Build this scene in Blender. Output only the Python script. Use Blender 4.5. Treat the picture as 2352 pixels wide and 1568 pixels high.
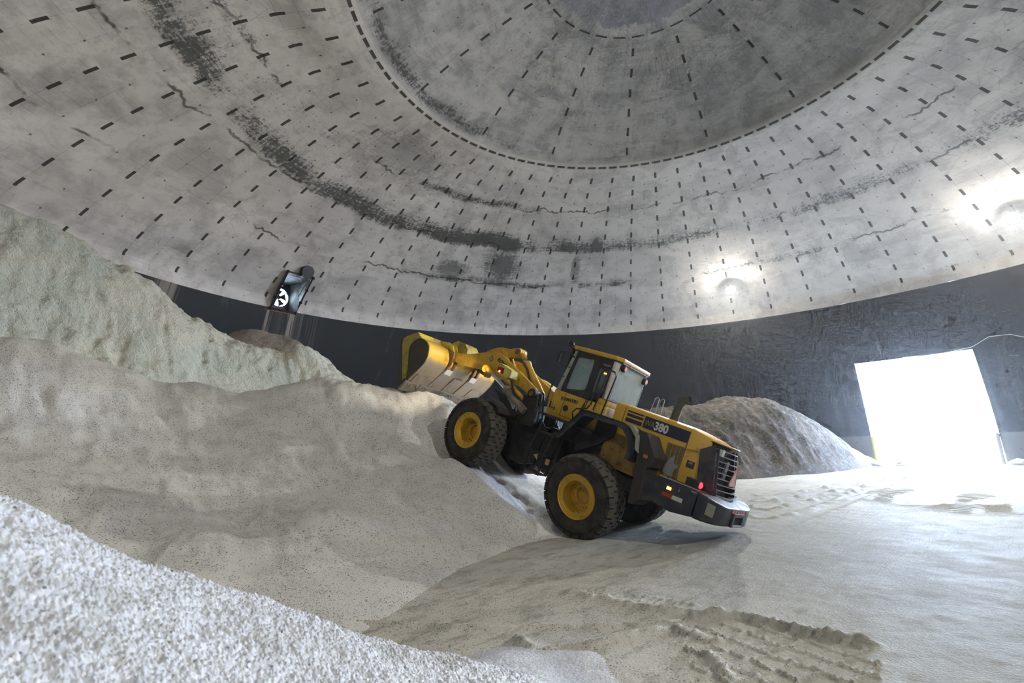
import bpy, bmesh, math, random
import numpy as np
from mathutils import Matrix, Vector, noise as mnoise

for o in list(bpy.data.objects):
    bpy.data.objects.remove(o)
random.seed(7)
scn = bpy.context.scene
C = scn.collection
R = math.radians

# ------------------------------------------------------------------ camera
CAMLOC = (0.0, 0.0, 1.75)
pitch, roll = R(12.0), R(-1.75)
fw = Vector((0, math.cos(pitch), math.sin(pitch)))
rt = Vector((1, 0, 0))
up = rt.cross(fw)
r2 = math.cos(roll) * rt + math.sin(roll) * up
u2 = -math.sin(roll) * rt + math.cos(roll) * up
cam = bpy.data.cameras.new('camera')
cam.sensor_width = 36.0
cam.lens = 1130.0 / 2352.0 * 36.0
cam.clip_start = 0.05
cam.clip_end = 500
cam.dof.use_dof = True
cam.dof.focus_distance = 11.0
cam.dof.aperture_fstop = 4.0
camo = bpy.data.objects.new('camera', cam)
camo.matrix_world = Matrix(((r2.x, u2.x, -fw.x, CAMLOC[0]), (r2.y, u2.y, -fw.y, CAMLOC[1]),
                            (r2.z, u2.z, -fw.z, CAMLOC[2]), (0, 0, 0, 1)))
C.objects.link(camo)
scn.camera = camo

# ------------------------------------------------------------------ world, view
w = bpy.data.worlds.new('daylight')
scn.world = w
w.use_nodes = True
bg = w.node_tree.nodes['Background']
bg.inputs[0].default_value = (0.58, 0.74, 1.0, 1)
bg.inputs[1].default_value = 80.0
scn.view_settings.view_transform = 'Standard'
scn.view_settings.look = 'None'
scn.view_settings.exposure = 0.60
scn.view_settings.gamma = 1.0
scn.view_settings.use_curve_mapping = False
try:
    scn.cycles.max_bounces = 5
    scn.cycles.diffuse_bounces = 3
    scn.cycles.glossy_bounces = 2
    scn.cycles.transmission_bounces = 3
    scn.cycles.transparent_max_bounces = 6
    scn.cycles.sample_clamp_indirect = 6.0
    scn.cycles.use_adaptive_sampling = True
    scn.cycles.adaptive_threshold = 0.1
    scn.cycles.adaptive_min_samples = 12
except Exception:
    pass

CX, CY = 4.976, 13.821          # dome axis


def dome_pt(az, r, z):
    a = R(az)
    return Vector((CX + r * math.sin(a), CY + r * math.cos(a), z))


def light(name, kind, loc, energy, color, size=0.3, target=None, spot=None, parent=None):
    l = bpy.data.lights.new(name, kind)
    l.energy = energy
    l.color = color
    if kind == 'AREA':
        l.size = size
    else:
        l.shadow_soft_size = size
    if spot:
        l.spot_size = R(spot)
        l.spot_blend = 0.6
    o = bpy.data.objects.new(name, l)
    o.location = loc
    if target is not None:
        d = Vector(target) - Vector(loc)
        o.rotation_euler = d.to_track_quat('-Z', 'Y').to_euler()
    C.objects.link(o)
    return o


# daylight sampling aid at the door opening (portal emits nothing itself)
_p = dome_pt(51, 26.0, 3.1)
door_portal = light('door_portal', 'AREA', _p, 1.0, (1, 1, 1), target=_p - (dome_pt(51, 30, 3.1) - _p))
door_portal.data.shape = 'RECTANGLE'
door_portal.data.size = 6.6
door_portal.data.size_y = 6.6
door_portal.data.cycles.is_portal = True

METAL_HALIDE = (1.0, 0.965, 0.87)
FLOODS = [(28.8, 11.0, 5600), (67.4, 11.0, 6200)]
HIDDEN_FLOODS = [(105, 1700), (150, 3900), (205, 900)]

# ------------------------------------------------------------------ helpers
def obj(name, me, m=None, parent=None, smooth=False):
    if isinstance(me, bmesh.types.BMesh):
        b = me
        me = bpy.data.meshes.new(name)
        b.normal_update()
        b.to_mesh(me)
        b.free()
    o = bpy.data.objects.new(name, me)
    if m is not None:
        for mm in (m if isinstance(m, (list, tuple)) else [m]):
            me.materials.append(mm)
    if smooth:
        me.polygons.foreach_set('use_smooth', [True] * len(me.polygons))
        if smooth != 'all':
            try:
                me.set_sharp_from_angle(angle=R(35))
            except Exception:
                pass
    C.objects.link(o)
    if parent is not None:
        o.parent = parent
    return o


def tag(o, label=None, cat=None, group=None, kind=None):
    if label: o['label'] = label
    if cat: o['category'] = cat
    if group: o['group'] = group
    if kind: o['kind'] = kind
    return o


def empty(name, loc=(0, 0, 0), mat=None):
    o = bpy.data.objects.new(name, None)
    o.empty_display_size = 0.2
    if mat is not None:
        o.matrix_world = mat
    else:
        o.location = loc
    C.objects.link(o)
    return o


def nb():
    return bmesh.new()


def box(b, x0, x1, y0, y1, z0, z1, mi=0, M=None):
    vs = [b.verts.new((x, y, z)) for x in (x0, x1) for y in (y0, y1) for z in (z0, z1)]
    if M is not None:
        for v in vs: v.co = M @ v.co
    for q in ((0, 1, 3, 2), (4, 6, 7, 5), (0, 4, 5, 1), (2, 3, 7, 6), (0, 2, 6, 4), (1, 5, 7, 3)):
        f = b.faces.new([vs[i] for i in q])
        f.material_index = mi
    return vs


def prism(b, poly, a0, a1, axis='y', mi=0, taper=None):
    """poly: 2D points; axis y -> (x,z), axis z -> (x,y), axis x -> (y,z)"""
    def mk(p, a):
        if axis == 'y': return (p[0], a, p[1])
        if axis == 'z': return (p[0], p[1], a)
        return (a, p[0], p[1])
    A = [b.verts.new(mk(p, a0)) for p in poly]
    B = [b.verts.new(mk(p, a1)) for p in (taper or poly)]
    n = len(poly)
    fs = [b.faces.new(A[::-1]), b.faces.new(B)]
    for i in range(n):
        fs.append(b.faces.new((A[i], A[(i + 1) % n], B[(i + 1) % n], B[i])))
    for f in fs: f.material_index = mi
    bmesh.ops.recalc_face_normals(b, faces=fs)
    return A + B


def frame_prism(b, outer, inner, a0, a1, axis='y', mi=0):
    """plate with a hole; outer and inner have the same number of points"""
    def mk(p, a):
        if axis == 'y': return (p[0], a, p[1])
        if axis == 'z': return (p[0], p[1], a)
        return (a, p[0], p[1])
    n = len(outer)
    V = [[b.verts.new(mk(p, a)) for p in L] for L, a in ((outer, a0), (inner, a0), (outer, a1), (inner, a1))]
    fs = []
    for i in range(n):
        j = (i + 1) % n
        for q in ((V[0][i], V[0][j], V[1][j], V[1][i]), (V[2][i], V[3][i], V[3][j], V[2][j]),
                  (V[0][i], V[2][i], V[2][j], V[0][j]), (V[1][i], V[1][j], V[3][j], V[3][i])):
            f = b.faces.new(q)
            f.material_index = mi
            fs.append(f)
    bmesh.ops.recalc_face_normals(b, faces=fs)


def tube(b, pts, r, n=10, mi=0, cap=True):
    pts = [Vector(p) for p in pts]
    rs = r if isinstance(r, (list, tuple)) else [r] * len(pts)
    rings = []
    prev = None
    for i, p in enumerate(pts):
        t = (pts[min(i + 1, len(pts) - 1)] - pts[max(i - 1, 0)]).normalized()
        if prev is None:
            a = Vector((0, 0, 1)) if abs(t.z) < 0.9 else Vector((1, 0, 0))
            nn = t.cross(a).normalized()
        else:
            nn = (prev - t * prev.dot(t)).normalized()
        prev = nn
        bb = t.cross(nn)
        rings.append([b.verts.new(p + rs[i] * (math.cos(2 * math.pi * k / n) * nn + math.sin(2 * math.pi * k / n) * bb)) for k in range(n)])
    fs = []
    for A, B in zip(rings, rings[1:]):
        for k in range(n):
            fs.append(b.faces.new((A[k], A[(k + 1) % n], B[(k + 1) % n], B[k])))
    if cap:
        fs.append(b.faces.new(rings[0][::-1]))
        fs.append(b.faces.new(rings[-1]))
    for f in fs: f.material_index = mi
    bmesh.ops.recalc_face_normals(b, faces=fs)


def lathe_y(b, prof, c, n=48, mi=0, closed=False):
    """prof: (y, r) rings around the y axis through c=(x,z)"""
    rings = []
    for y, r in prof:
        rings.append([b.verts.new((c[0] + r * math.cos(2 * math.pi * k / n), y, c[1] + r * math.sin(2 * math.pi * k / n))) for k in range(n)])
    fs = []
    pr = list(zip(rings, rings[1:]))
    if closed: pr.append((rings[-1], rings[0]))
    for A, B in pr:
        for k in range(n):
            fs.append(b.faces.new((A[k], A[(k + 1) % n], B[(k + 1) % n], B[k])))
    for f in fs: f.material_index = mi
    bmesh.ops.recalc_face_normals(b, faces=fs)
    return rings


def bevel(b, w, seg=2, ang=30):
    es = [e for e in b.edges if len(e.link_faces) == 2 and e.calc_face_angle(0) > R(ang)]
    bmesh.ops.bevel(b, geom=es, offset=w, segments=seg, affect='EDGES', profile=0.6, clamp_overlap=True)
    return b


def text_mesh(name, s, size, origin, right, upv, m, parent, depth=0.003, xscale=1.0, bold=0.0, shear=0.0):
    cu = bpy.data.curves.new(name + '_tmp', 'FONT')
    cu.body = s
    cu.size = size
    cu.extrude = depth
    cu.offset = bold
    cu.shear = shear
    cu.resolution_u = 3
    to = bpy.data.objects.new(name + '_tmp', cu)
    C.objects.link(to)
    dg = bpy.context.evaluated_depsgraph_get()
    dg.update()
    me = bpy.data.meshes.new_from_object(to.evaluated_get(dg))
    bpy.data.objects.remove(to)
    rv = Vector(right).normalized()
    uv = Vector(upv)
    uv = (uv - rv * uv.dot(rv)).normalized()
    nv = rv.cross(uv)
    mat = Matrix(((rv.x * xscale, uv.x, nv.x, origin[0]), (rv.y * xscale, uv.y, nv.y, origin[1]),
                  (rv.z * xscale, uv.z, nv.z, origin[2]), (0, 0, 0, 1)))
    me.transform(mat)
    me.name = name
    return obj(name, me, m, parent)


# ------------------------------------------------------------------ node DSL
class NT:
    def __init__(self, name):
        self.m = bpy.data.materials.new(name)
        self.m.use_nodes = True
        self.t = self.m.node_tree
        self.t.nodes.clear()
        self.out = self.t.nodes.new('ShaderNodeOutputMaterial')
        self.p = self.t.nodes.new('ShaderNodeBsdfPrincipled')
        self.t.links.new(self.p.outputs[0], self.out.inputs[0])

    def n(self, t, **kw):
        nd = self.t.nodes.new(t)
        for k, v in kw.items(): setattr(nd, k, v)
        return nd

    def put(self, sock, v):
        if isinstance(v, bpy.types.NodeSocket): self.t.links.new(v, sock)
        elif v is not None:
            if isinstance(v, (tuple, list)) and len(v) == 3 and sock.type == 'RGBA': v = (*v, 1)
            sock.default_value = v

    def M(self, op, a, b=None, c=None, clamp=False):
        nd = self.n('ShaderNodeMath', operation=op, use_clamp=clamp)
        self.put(nd.inputs[0], a)
        if b is not None: self.put(nd.inputs[1], b)
        if c is not None: self.put(nd.inputs[2], c)
        return nd.outputs[0]

    def add(self, a, b): return self.M('ADD', a, b)
    def sub(self, a, b): return self.M('SUBTRACT', a, b)
    def mul(self, a, b): return self.M('MULTIPLY', a, b)
    def lt(self, a, b): return self.M('LESS_THAN', a, b)
    def gt(self, a, b): return self.M('GREATER_THAN', a, b)
    def mx(self, a, b): return self.M('MAXIMUM', a, b)
    def mn(self, a, b): return self.M('MINIMUM', a, b)
    def absf(self, a): return self.M('ABSOLUTE', a)

    def ramp(self, a, lo, hi):      # smoothstep lo..hi (hi may be < lo)
        nd = self.n('ShaderNodeMapRange', interpolation_type='SMOOTHSTEP')
        if lo <= hi:
            self.put(nd.inputs[0], a); nd.inputs[1].default_value = lo; nd.inputs[2].default_value = hi
            return nd.outputs[0]
        self.put(nd.inputs[0], a); nd.inputs[1].default_value = hi; nd.inputs[2].default_value = lo
        nd.inputs[3].default_value = 1; nd.inputs[4].default_value = 0
        return nd.outputs[0]

    def pos(self): 
        return self.n('ShaderNodeTexCoord').outputs['Object']

    def vscale(self, v, s):
        nd = self.n('ShaderNodeVectorMath', operation='MULTIPLY')
        self.put(nd.inputs[0], v)
        nd.inputs[1].default_value = s if isinstance(s, (tuple, list)) else (s, s, s)
        return nd.outputs[0]

    def comb(self, x, y, z):
        nd = self.n('ShaderNodeCombineXYZ')
        for i, v in enumerate((x, y, z)): self.put(nd.inputs[i], v)
        return nd.outputs[0]

    def noise(self, v, scale, detail=4, rough=0.55, dist=0.0):
        nd = self.n('ShaderNodeTexNoise')
        self.put(nd.inputs['Vector'], v)
        nd.inputs['Scale'].default_value = scale
        nd.inputs['Detail'].default_value = min(detail, 4) if detail < 7 else 5
        nd.inputs['Roughness'].default_value = rough
        nd.inputs['Distortion'].default_value = dist
        return nd.outputs[0]

    def vor(self, v, scale, feature='F1', out=0, rnd=1.0):
        nd = self.n('ShaderNodeTexVoronoi', feature=feature)
        self.put(nd.inputs['Vector'], v)
        nd.inputs['Scale'].default_value = scale
        nd.inputs['Randomness'].default_value = rnd
        return nd.outputs[out]

    def mix(self, f, a, b):
        nd = self.n('ShaderNodeMix', data_type='RGBA')
        self.put(nd.inputs[0], f)
        self.put(nd.inputs[6], a)
        self.put(nd.inputs[7], b)
        return nd.outputs[2]

    def bump(self, h, strength=0.5, dist=0.02, normal=None):
        nd = self.n('ShaderNodeBump')
        nd.inputs['Strength'].default_value = strength
        nd.inputs['Distance'].default_value = dist
        self.put(nd.inputs['Height'], h)
        if normal is not None: self.put(nd.inputs['Normal'], normal)
        self.put(self.p.inputs['Normal'], nd.outputs[0])
        return nd.outputs[0]

    def set(self, color=None, rough=None, metal=None, spec=None, emit=None, estr=None, **kw):
        P = self.p.inputs
        self.put(P['Base Color'], color)
        self.put(P['Roughness'], rough)
        self.put(P['Metallic'], metal)
        if spec is not None: self.put(P['Specular IOR Level'], spec)
        if emit is not None: self.put(P['Emission Color'], emit); self.put(P['Emission Strength'], estr)
        return self.m


def worn(name, base, dirt, amount=0.5, rough=0.45, metal=0.0, scale=3.0, bump=0.0):
    t = NT(name)
    p = t.pos()
    a = t.noise(p, scale, 6, 0.65)
    b_ = t.noise(p, scale * 9, 4, 0.6)
    f = t.ramp(t.add(a, t.mul(b_, 0.35)), 0.78 - 0.3 * amount, 1.0 - 0.25 * amount)
    col = t.mix(f, base, dirt)
    t.set(color=col, rough=t.add(rough, t.mul(f, 0.3)), metal=metal)
    if bump: t.bump(b_, bump, 0.01)
    return t.m


def plain(name, base, rough=0.5, metal=0.0, emit=None, estr=0.0):
    t = NT(name)
    p = t.pos()
    n_ = t.noise(p, 14, 3)
    col = t.mix(t.mul(n_, 0.35), base, tuple(c * 0.6 for c in base))
    t.set(color=col, rough=rough, metal=metal)
    if emit: t.set(emit=emit, estr=estr)
    return t.m


YEL = worn('machine_yellow', (0.53, 0.315, 0.022), (0.30, 0.19, 0.05), 0.3, 0.42)
NAVY = worn('dark_navy_paint', (0.010, 0.013, 0.026), (0.055, 0.052, 0.046), 0.6, 0.5)
BLACK = worn('greasy_black', (0.008, 0.008, 0.010), (0.040, 0.036, 0.030), 0.6, 0.55)
CABBLK = worn('cab_black', (0.010, 0.010, 0.012), (0.035, 0.034, 0.032), 0.4, 0.4)
RUST = worn('rusty_mud', (0.017, 0.017, 0.019), (0.048, 0.030, 0.023), 0.45, 0.75, scale=2.0, bump=0.3)
STEEL = worn('worn_steel', (0.27, 0.235, 0.19), (0.20, 0.145, 0.09), 0.35, 0.42, metal=0.5, scale=2.2)
DARKST = worn('dark_steel', (0.05, 0.05, 0.05), (0.11, 0.08, 0.05), 0.5, 0.5, metal=0.4)
CHROME = plain('chrome_rod', (0.75, 0.75, 0.78), 0.16, 1.0)
PINMET = worn('pin_metal', (0.20, 0.11, 0.05), (0.07, 0.04, 0.025), 0.5, 0.5, metal=0.3)
CYLGREY = worn('cylinder_dusty', (0.20, 0.17, 0.14), (0.30, 0.25, 0.19), 0.7, 0.7)
WHITE = plain('decal_white', (0.62, 0.64, 0.64), 0.5)
DNAVY = plain('decal_navy', (0.014, 0.016, 0.042), 0.45)
GOLD = plain('decal_gold', (0.33, 0.24, 0.07), 0.5)
PALE = plain('pale_trim', (0.50, 0.52, 0.46), 0.45)
ORANGE = plain('orange_lens', (0.70, 0.20, 0.02), 0.3)
AMBERLIT = plain('amber_lit', (0.9, 0.4, 0.08), 0.3, emit=(1.0, 0.36, 0.05), estr=5)
REDLIT = plain('red_lit', (0.9, 0.05, 0.05), 0.3, emit=(1.0, 0.02, 0.03), estr=3.2)
REDDARK = plain('red_lens', (0.28, 0.01, 0.01), 0.25)
REDREF = plain('red_reflective', (0.35, 0.03, 0.02), 0.4)
PINK = plain('faded_triangle', (0.62, 0.36, 0.36), 0.5)
LOUV = plain('louvre_metal', (0.42, 0.43, 0.46), 0.3, 0.7)
RUBBER_SEAL = plain('rubber_seal', (0.012, 0.012, 0.012), 0.7)
HOSE = plain('hose_rubber', (0.02, 0.018, 0.016), 0.5)
WARMLAMP = plain('work_lamp_face', (0.9, 0.9, 0.8), 0.3, emit=(1.0, 0.85, 0.6), estr=0.8)
STAINLESS = plain('grey_pipe', (0.075, 0.075, 0.065), 0.45, 0.4)
SEAT = plain('seat_fabric', (0.02, 0.02, 0.022), 0.8)


def mat_tire():
    t = NT('dusty_tire_rubber')
    p = t.pos()
    n_ = t.noise(p, 5, 5, 0.6)
    n2 = t.noise(p, 60, 3)
    col = t.mix(t.ramp(n_, 0.35, 0.75), (0.016, 0.015, 0.013), (0.055, 0.050, 0.043))
    t.set(color=col, rough=0.85)
    t.bump(n2, 0.25, 0.004)
    return t.m


def mat_bucket():
    t = NT('bucket_shell_worn')
    p = t.pos()
    s = t.n('ShaderNodeSeparateXYZ'); t.put(s.inputs[0], p)
    z = s.outputs[2]
    n_ = t.noise(t.vscale(p, (1, 2.2, 1)), 2.0, 6, 0.7)
    st = t.noise(t.vscale(p, (2, 26, 2)), 1.6, 3)
    h = t.add(z, t.mul(t.sub(n_, 0.5), 0.55))
    paint = t.ramp(h, 1.93, 2.12)
    steel = t.mix(st, (0.21, 0.18, 0.15), (0.36, 0.31, 0.24))
    rust = t.mix(t.mul(t.ramp(n_, 0.45, 0.75), 0.8), steel, (0.27, 0.17, 0.07))
    col = t.mix(paint, rust, (0.50, 0.32, 0.035))
    t.set(color=col, rough=0.42, metal=t.mul(t.sub(1.0, paint), 0.45))
    t.bump(st, 0.15, 0.01)
    return t.m


def mat_glass(name='cab_glass', dust=0.25, tint=(0.55, 0.75, 0.70)):
    t = NT(name)
    tr = t.n('ShaderNodeBsdfTransparent'); tr.inputs[0].default_value = (*tint, 1)
    gl = t.n('ShaderNodeBsdfGlossy'); gl.inputs['Roughness'].default_value = 0.08
    gl.inputs[0].default_value = (0.8, 0.9, 0.9, 1)
    df = t.n('ShaderNodeBsdfDiffuse'); df.inputs[0].default_value = (0.42, 0.50, 0.53, 1)
    fr = t.n('ShaderNodeFresnel'); fr.inputs[0].default_value = 1.5
    n_ = t.noise(t.vscale(t.pos(), (2, 1.4, 0.9)), 2.0, 5, 0.6)
    m1 = t.n('ShaderNodeMixShader'); t.put(m1.inputs[0], t.add(fr.outputs[0], 0.05)); t.put(m1.inputs[1], tr.outputs[0]); t.put(m1.inputs[2], gl.outputs[0])
    m2 = t.n('ShaderNodeMixShader'); t.put(m2.inputs[0], t.mul(t.add(n_, 0.4), dust)); t.put(m2.inputs[1], m1.outputs[0]); t.put(m2.inputs[2], df.outputs[0])
    t.put(t.out.inputs[0], m2.outputs[0])
    return t.m


TIRE = mat_tire()
TREAD = worn('dusty_tread', (0.075, 0.069, 0.058), (0.035, 0.032, 0.028), 0.4, 0.85, scale=6)
BUCKET = mat_bucket()
GLASS = mat_glass('cab_glass', 0.42, (0.7, 0.9, 0.85))
REARGLASS = mat_glass('dusty_rear_glass', 0.85, (0.5, 0.6, 0.75))

# ================================================================== DOME
PROF = [(0.0, 18.62, -9), (3.64, 18.30, -8), (4.38, 18.19, -7), (5.34, 17.94, -6), (6.31, 17.66, -5), (7.28, 17.35, -4),
        (8.24, 16.98, -3), (9.26, 16.52, -2), (9.96, 16.10, -1), (10.97, 15.94, 0), (12.35, 15.80, 1), (13.5, 15.5, 2),
        (14.64, 15.1, 3), (15.75, 14.68, 4), (16.9, 14.22, 5), (17.99, 13.72, 6), (19.04, 13.19, 7), (20.05, 12.6, 8),
        (21.06, 11.95, 9), (22.04, 11.27, 10), (22.85, 10.60, 11), (23.0, 9.95, 12)]


def mat_dome():
    t = NT('dome_concrete')
    p = t.pos()
    uvn = t.n('ShaderNodeUVMap'); uvn.uv_map = 'grid'
    s = t.n('ShaderNodeSeparateXYZ'); t.put(s.inputs[0], uvn.outputs[0])
    U, V = s.outputs[0], s.outputs[1]          # U = azimuth degrees / 6 (+offset), V = ring number
    ps = t.n('ShaderNodeSeparateXYZ'); t.put(ps.inputs[0], p)
    rad = t.M('SQRT', t.add(t.mul(ps.outputs[0], ps.outputs[0]), t.mul(ps.outputs[1], ps.outputs[1])))

    def cell(x):           # signed distance to nearest integer
        return t.sub(x, t.M('ROUND', x))
    # ---- base colour
    n1 = t.noise(p, 0.16, 5, 0.6)
    n2 = t.noise(p, 1.3, 7, 0.72)
    n3 = t.noise(p, 9, 5, 0.75)
    n4 = t.noise(p, 0.55, 5, 0.65, 0.6)
    sc_in = t.lt(V, -1.25)
    base = t.mix(t.ramp(n1, 0.35, 0.65), (0.60, 0.56, 0.53), (0.72, 0.68, 0.64))
    base = t.mix(t.mul(t.ramp(n4, 0.45, 0.66), 0.55), base, (0.36, 0.335, 0.32))
    base = t.mix(t.mul(t.ramp(n2, 0.48, 0.66), 0.38), base, (0.34, 0.315, 0.295))
    inner = t.mix(t.ramp(n4, 0.38, 0.62), (0.46, 0.445, 0.425), (0.27, 0.265, 0.26))
    inner = t.mix(t.mul(t.ramp(n2, 0.42, 0.6), 0.4), inner, (0.54, 0.52, 0.50))
    rs_ = t.noise(t.comb(t.mul(U, 1.3), t.mul(V, 0.35), 0.0), 1.0, 7, 0.75)
    rc_ = t.noise(t.comb(t.mul(U, 0.25), t.mul(V, 2.6), 4.0), 1.0, 7, 0.75)
    inner = t.mix(t.mul(t.ramp(t.add(t.mul(rs_, 0.5), t.mul(rc_, 0.5)), 0.49, 0.60), 0.55), inner, (0.23, 0.225, 0.22))
    base = t.mix(t.mul(t.ramp(t.add(t.mul(rs_, 0.4), t.mul(rc_, 0.6)), 0.53, 0.66), 0.35), base, (0.30, 0.28, 0.27))
    base = t.mix(t.mul(t.ramp(n3, 0.57, 0.7), 0.3), base, (0.26, 0.24, 0.23))
    pit = t.noise(p, 24, 3, 0.8)
    inner = t.mix(t.mul(t.ramp(pit, 0.52, 0.62), 0.35), inner, (0.20, 0.195, 0.19))
    base = t.mix(t.mul(t.mul(t.ramp(pit, 0.54, 0.64), t.ramp(n4, 0.40, 0.62)), 0.45), base, (0.25, 0.235, 0.22))
    base = t.mix(sc_in, base, inner)
    cap = t.lt(t.add(V, t.mul(t.sub(t.noise(p, 1.6, 5, 0.7), 0.5), 0.35)), -8.12)
    base = t.mix(cap, base, t.mix(t.ramp(n2, 0.35, 0.6), (0.22, 0.22, 0.24), (0.30, 0.30, 0.33)))
    # ---- dark mould bands at several rings, broken up by noise, stronger to the left
    ang = t.noise(t.comb(t.mul(U, 0.16), 3.3, t.mul(V, 0.02)), 1.0, 3, 0.5)
    wob = t.mul(t.sub(t.noise(t.comb(t.mul(U, 0.45), 0.0, 0.0), 1.0, 4, 0.6), 0.5), 1.5)
    spk = t.noise(t.comb(t.mul(U, 3.2), t.mul(V, 4.5), 1.0), 1.0, 5, 0.82)
    spk2 = t.add(t.mul(spk, 0.7), t.mul(t.noise(t.vscale(p, (3, 3, 1)), 14, 3, 0.7), 0.3))
    vst = t.noise(t.comb(t.mul(U, 11.0), t.mul(V, 0.7), 2.0), 1.0, 5, 0.7)
    hst = t.noise(t.comb(t.mul(U, 0.8), t.mul(V, 11.0), 6.0), 1.0, 5, 0.7)
    iso = t.noise(p, 7.0, 8, 0.85)
    spk2 = t.add(t.add(t.mul(iso, 0.4), t.mul(spk, 0.2)), t.add(t.mul(vst, 0.22), t.mul(hst, 0.18)))

    def win(a, b_, k, soft=2.5):
        return t.mul(t.mul(t.ramp(U, a - soft, a), t.ramp(U, b_ + soft, b_)), k)
    bands = None
    drift = t.mul(t.ramp(U, -8.0, -20.0), 1.3)
    for v0, wd, up, wins, seed, dr in ((2.15, 0.42, 1.0, ((-9, -4, 0.85), (-3.5, 6, 0.42), (3, 9, 0.5), (-22, -12, 0.7)), 0.0, 0),
                                   (4.80, 0.62, 1.7, ((-7.0, -1.5, 1.25, 1.2), (-24, -6, 0.98), (-1, 14, 0.78)), 5.0, 1),
                                   (7.65, 0.48, 1.0, ((-6.5, -1.0, 1.05), (0, 7.5, 0.72), (-13, -8, 0.45)), 9.0, 0),
                                   (10.9, 0.50, 1.0, ((-4.5, 2, 0.5), (6, 14, 0.5)), 14.0, 0),
                                   (-1.75, 0.60, 1.0, ((-26, -7, 0.85), (-7, 3, 0.45), (3, 14, 0.4)), 20.0, 0),
                                   (-0.35, 0.40, 1.0, ((-6, 14, 0.25),), 24.0, 0)):
        thick = t.noise(t.comb(t.mul(U, 0.35), seed, 0.5), 1.0, 4, 0.65)
        d = t.sub(t.add(V, t.mul(wob, 0.8)), v0)
        if dr: d = t.add(d, drift)
        core = t.mul(t.ramp(d, wd * 1.3, 0.0), t.ramp(d, -wd * up * 1.7, -0.02))
        amp = None
        for wv in wins:
            x_ = win(wv[0], wv[1], wv[2], *(wv[3:] or ()))
            amp = x_ if amp is None else t.mx(amp, x_)
        x = t.mul(core, t.mul(t.ramp(thick, *((0.08, 0.60) if dr else (0.22, 0.58))), amp))
        bands = x if bands is None else t.mx(bands, x)
    left = t.ramp(U, -5.0, -12.0)           # heavier growth on the left part of the dome
    lwide = t.mul(t.ramp(t.absf(t.sub(t.add(V, wob), 2.8)), 2.8, 0.3), t.mul(left, 0.50))
    bands = t.mx(bands, lwide)
    stain = t.add(t.mul(t.ramp(t.add(bands, t.mul(t.sub(spk2, 0.5), 4.2)), 0.58, 0.95), 0.85), t.mul(t.ramp(bands, 0.25, 1.1), 0.28))
    stain = t.mul(t.mn(stain, 1.0), t.ramp(bands, 0.02, 0.25))
    col = t.mix(t.mul(stain, 0.88), base, (0.045, 0.048, 0.042))
    # continuous crack line inside the three main bands
    crk = None
    for v0 in (2.25, 4.85, 7.75):
        nn_ = t.noise(t.comb(t.mul(U, 1.1), v0, 0.0), 1.0, 3, 0.7)
        d = t.absf(t.sub(t.add(V, t.mul(t.sub(nn_, 0.5), 1.3)), v0 - 0.1))
        x = t.ramp(t.add(d, t.mul(t.sub(spk, 0.5), 0.22)), 0.075, 0.02)
        crk = x if crk is None else t.mx(crk, x)
    cm = t.ramp(t.noise(t.comb(t.mul(U, 0.55), 7, t.mul(V, 0.3)), 1.0, 4, 0.7), 0.47, 0.58)
    col = t.mix(t.mul(t.mul(crk, cm), 0.8), col, (0.035, 0.035, 0.032))
    # big dark blotches at the far left and a hanging patch over the bucket
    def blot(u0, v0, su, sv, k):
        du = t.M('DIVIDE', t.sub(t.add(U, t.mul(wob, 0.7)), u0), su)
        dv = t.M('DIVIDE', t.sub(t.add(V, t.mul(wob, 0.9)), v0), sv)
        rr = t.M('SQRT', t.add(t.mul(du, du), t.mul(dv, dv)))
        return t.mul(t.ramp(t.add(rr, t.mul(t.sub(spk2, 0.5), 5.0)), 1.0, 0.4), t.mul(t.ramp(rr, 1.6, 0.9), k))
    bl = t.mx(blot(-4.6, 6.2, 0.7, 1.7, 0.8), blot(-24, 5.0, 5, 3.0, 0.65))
    bl = t.mx(bl, t.mul(t.ramp(U, 10.0, 15.0), t.mul(t.ramp(t.noise(p, 0.5, 6, 0.7), 0.42, 0.62), 0.5)))  # dark mottling to the right, also painting in the light falloff there
    bl = t.mx(bl, t.mul(t.ramp(U, -10.0, -24.0), t.mul(t.ramp(t.noise(p, 0.42, 6, 0.7), 0.46, 0.62), 0.50)))  # mottled stain to the left, with light falloff painted into it
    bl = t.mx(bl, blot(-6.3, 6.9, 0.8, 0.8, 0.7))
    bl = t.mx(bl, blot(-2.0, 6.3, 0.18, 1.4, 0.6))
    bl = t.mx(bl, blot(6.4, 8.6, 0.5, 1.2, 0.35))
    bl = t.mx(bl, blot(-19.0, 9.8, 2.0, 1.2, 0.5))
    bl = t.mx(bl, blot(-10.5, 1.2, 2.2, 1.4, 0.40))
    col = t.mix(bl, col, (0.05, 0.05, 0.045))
    # formwork lines and fine cracks
    hl = t.ramp(t.absf(cell(t.mul(V, 2.0))), 0.035, 0.01)
    vl = t.lt(t.mul(t.absf(cell(t.mul(U, 2.0))), t.mul(rad, 0.0524)), 0.012)
    lines = t.mul(t.mx(t.mul(hl, 0.8), t.mul(vl, t.lt(t.absf(V), 40.0))), t.ramp(n4, 0.4, 0.62))
    col = t.mix(t.mul(lines, 0.35), col, (0.10, 0.095, 0.09))
    ck = t.vor(p, 0.9, 'DISTANCE_TO_EDGE')
    ckm = t.mul(t.lt(t.add(ck, t.mul(t.sub(n3, 0.5), 0.03)), 0.012), t.ramp(n1, 0.52, 0.6))
    col = t.mix(t.mul(ckm, 0.22), col, (0.09, 0.085, 0.08))
    # ---- slots
    wid = 0.061
    dyo = cell(V)
    out_s = t.mul(t.lt(t.mul(t.absf(cell(U)), t.mul(rad, 0.10472)), wid), t.lt(t.absf(dyo), 0.195))
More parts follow.
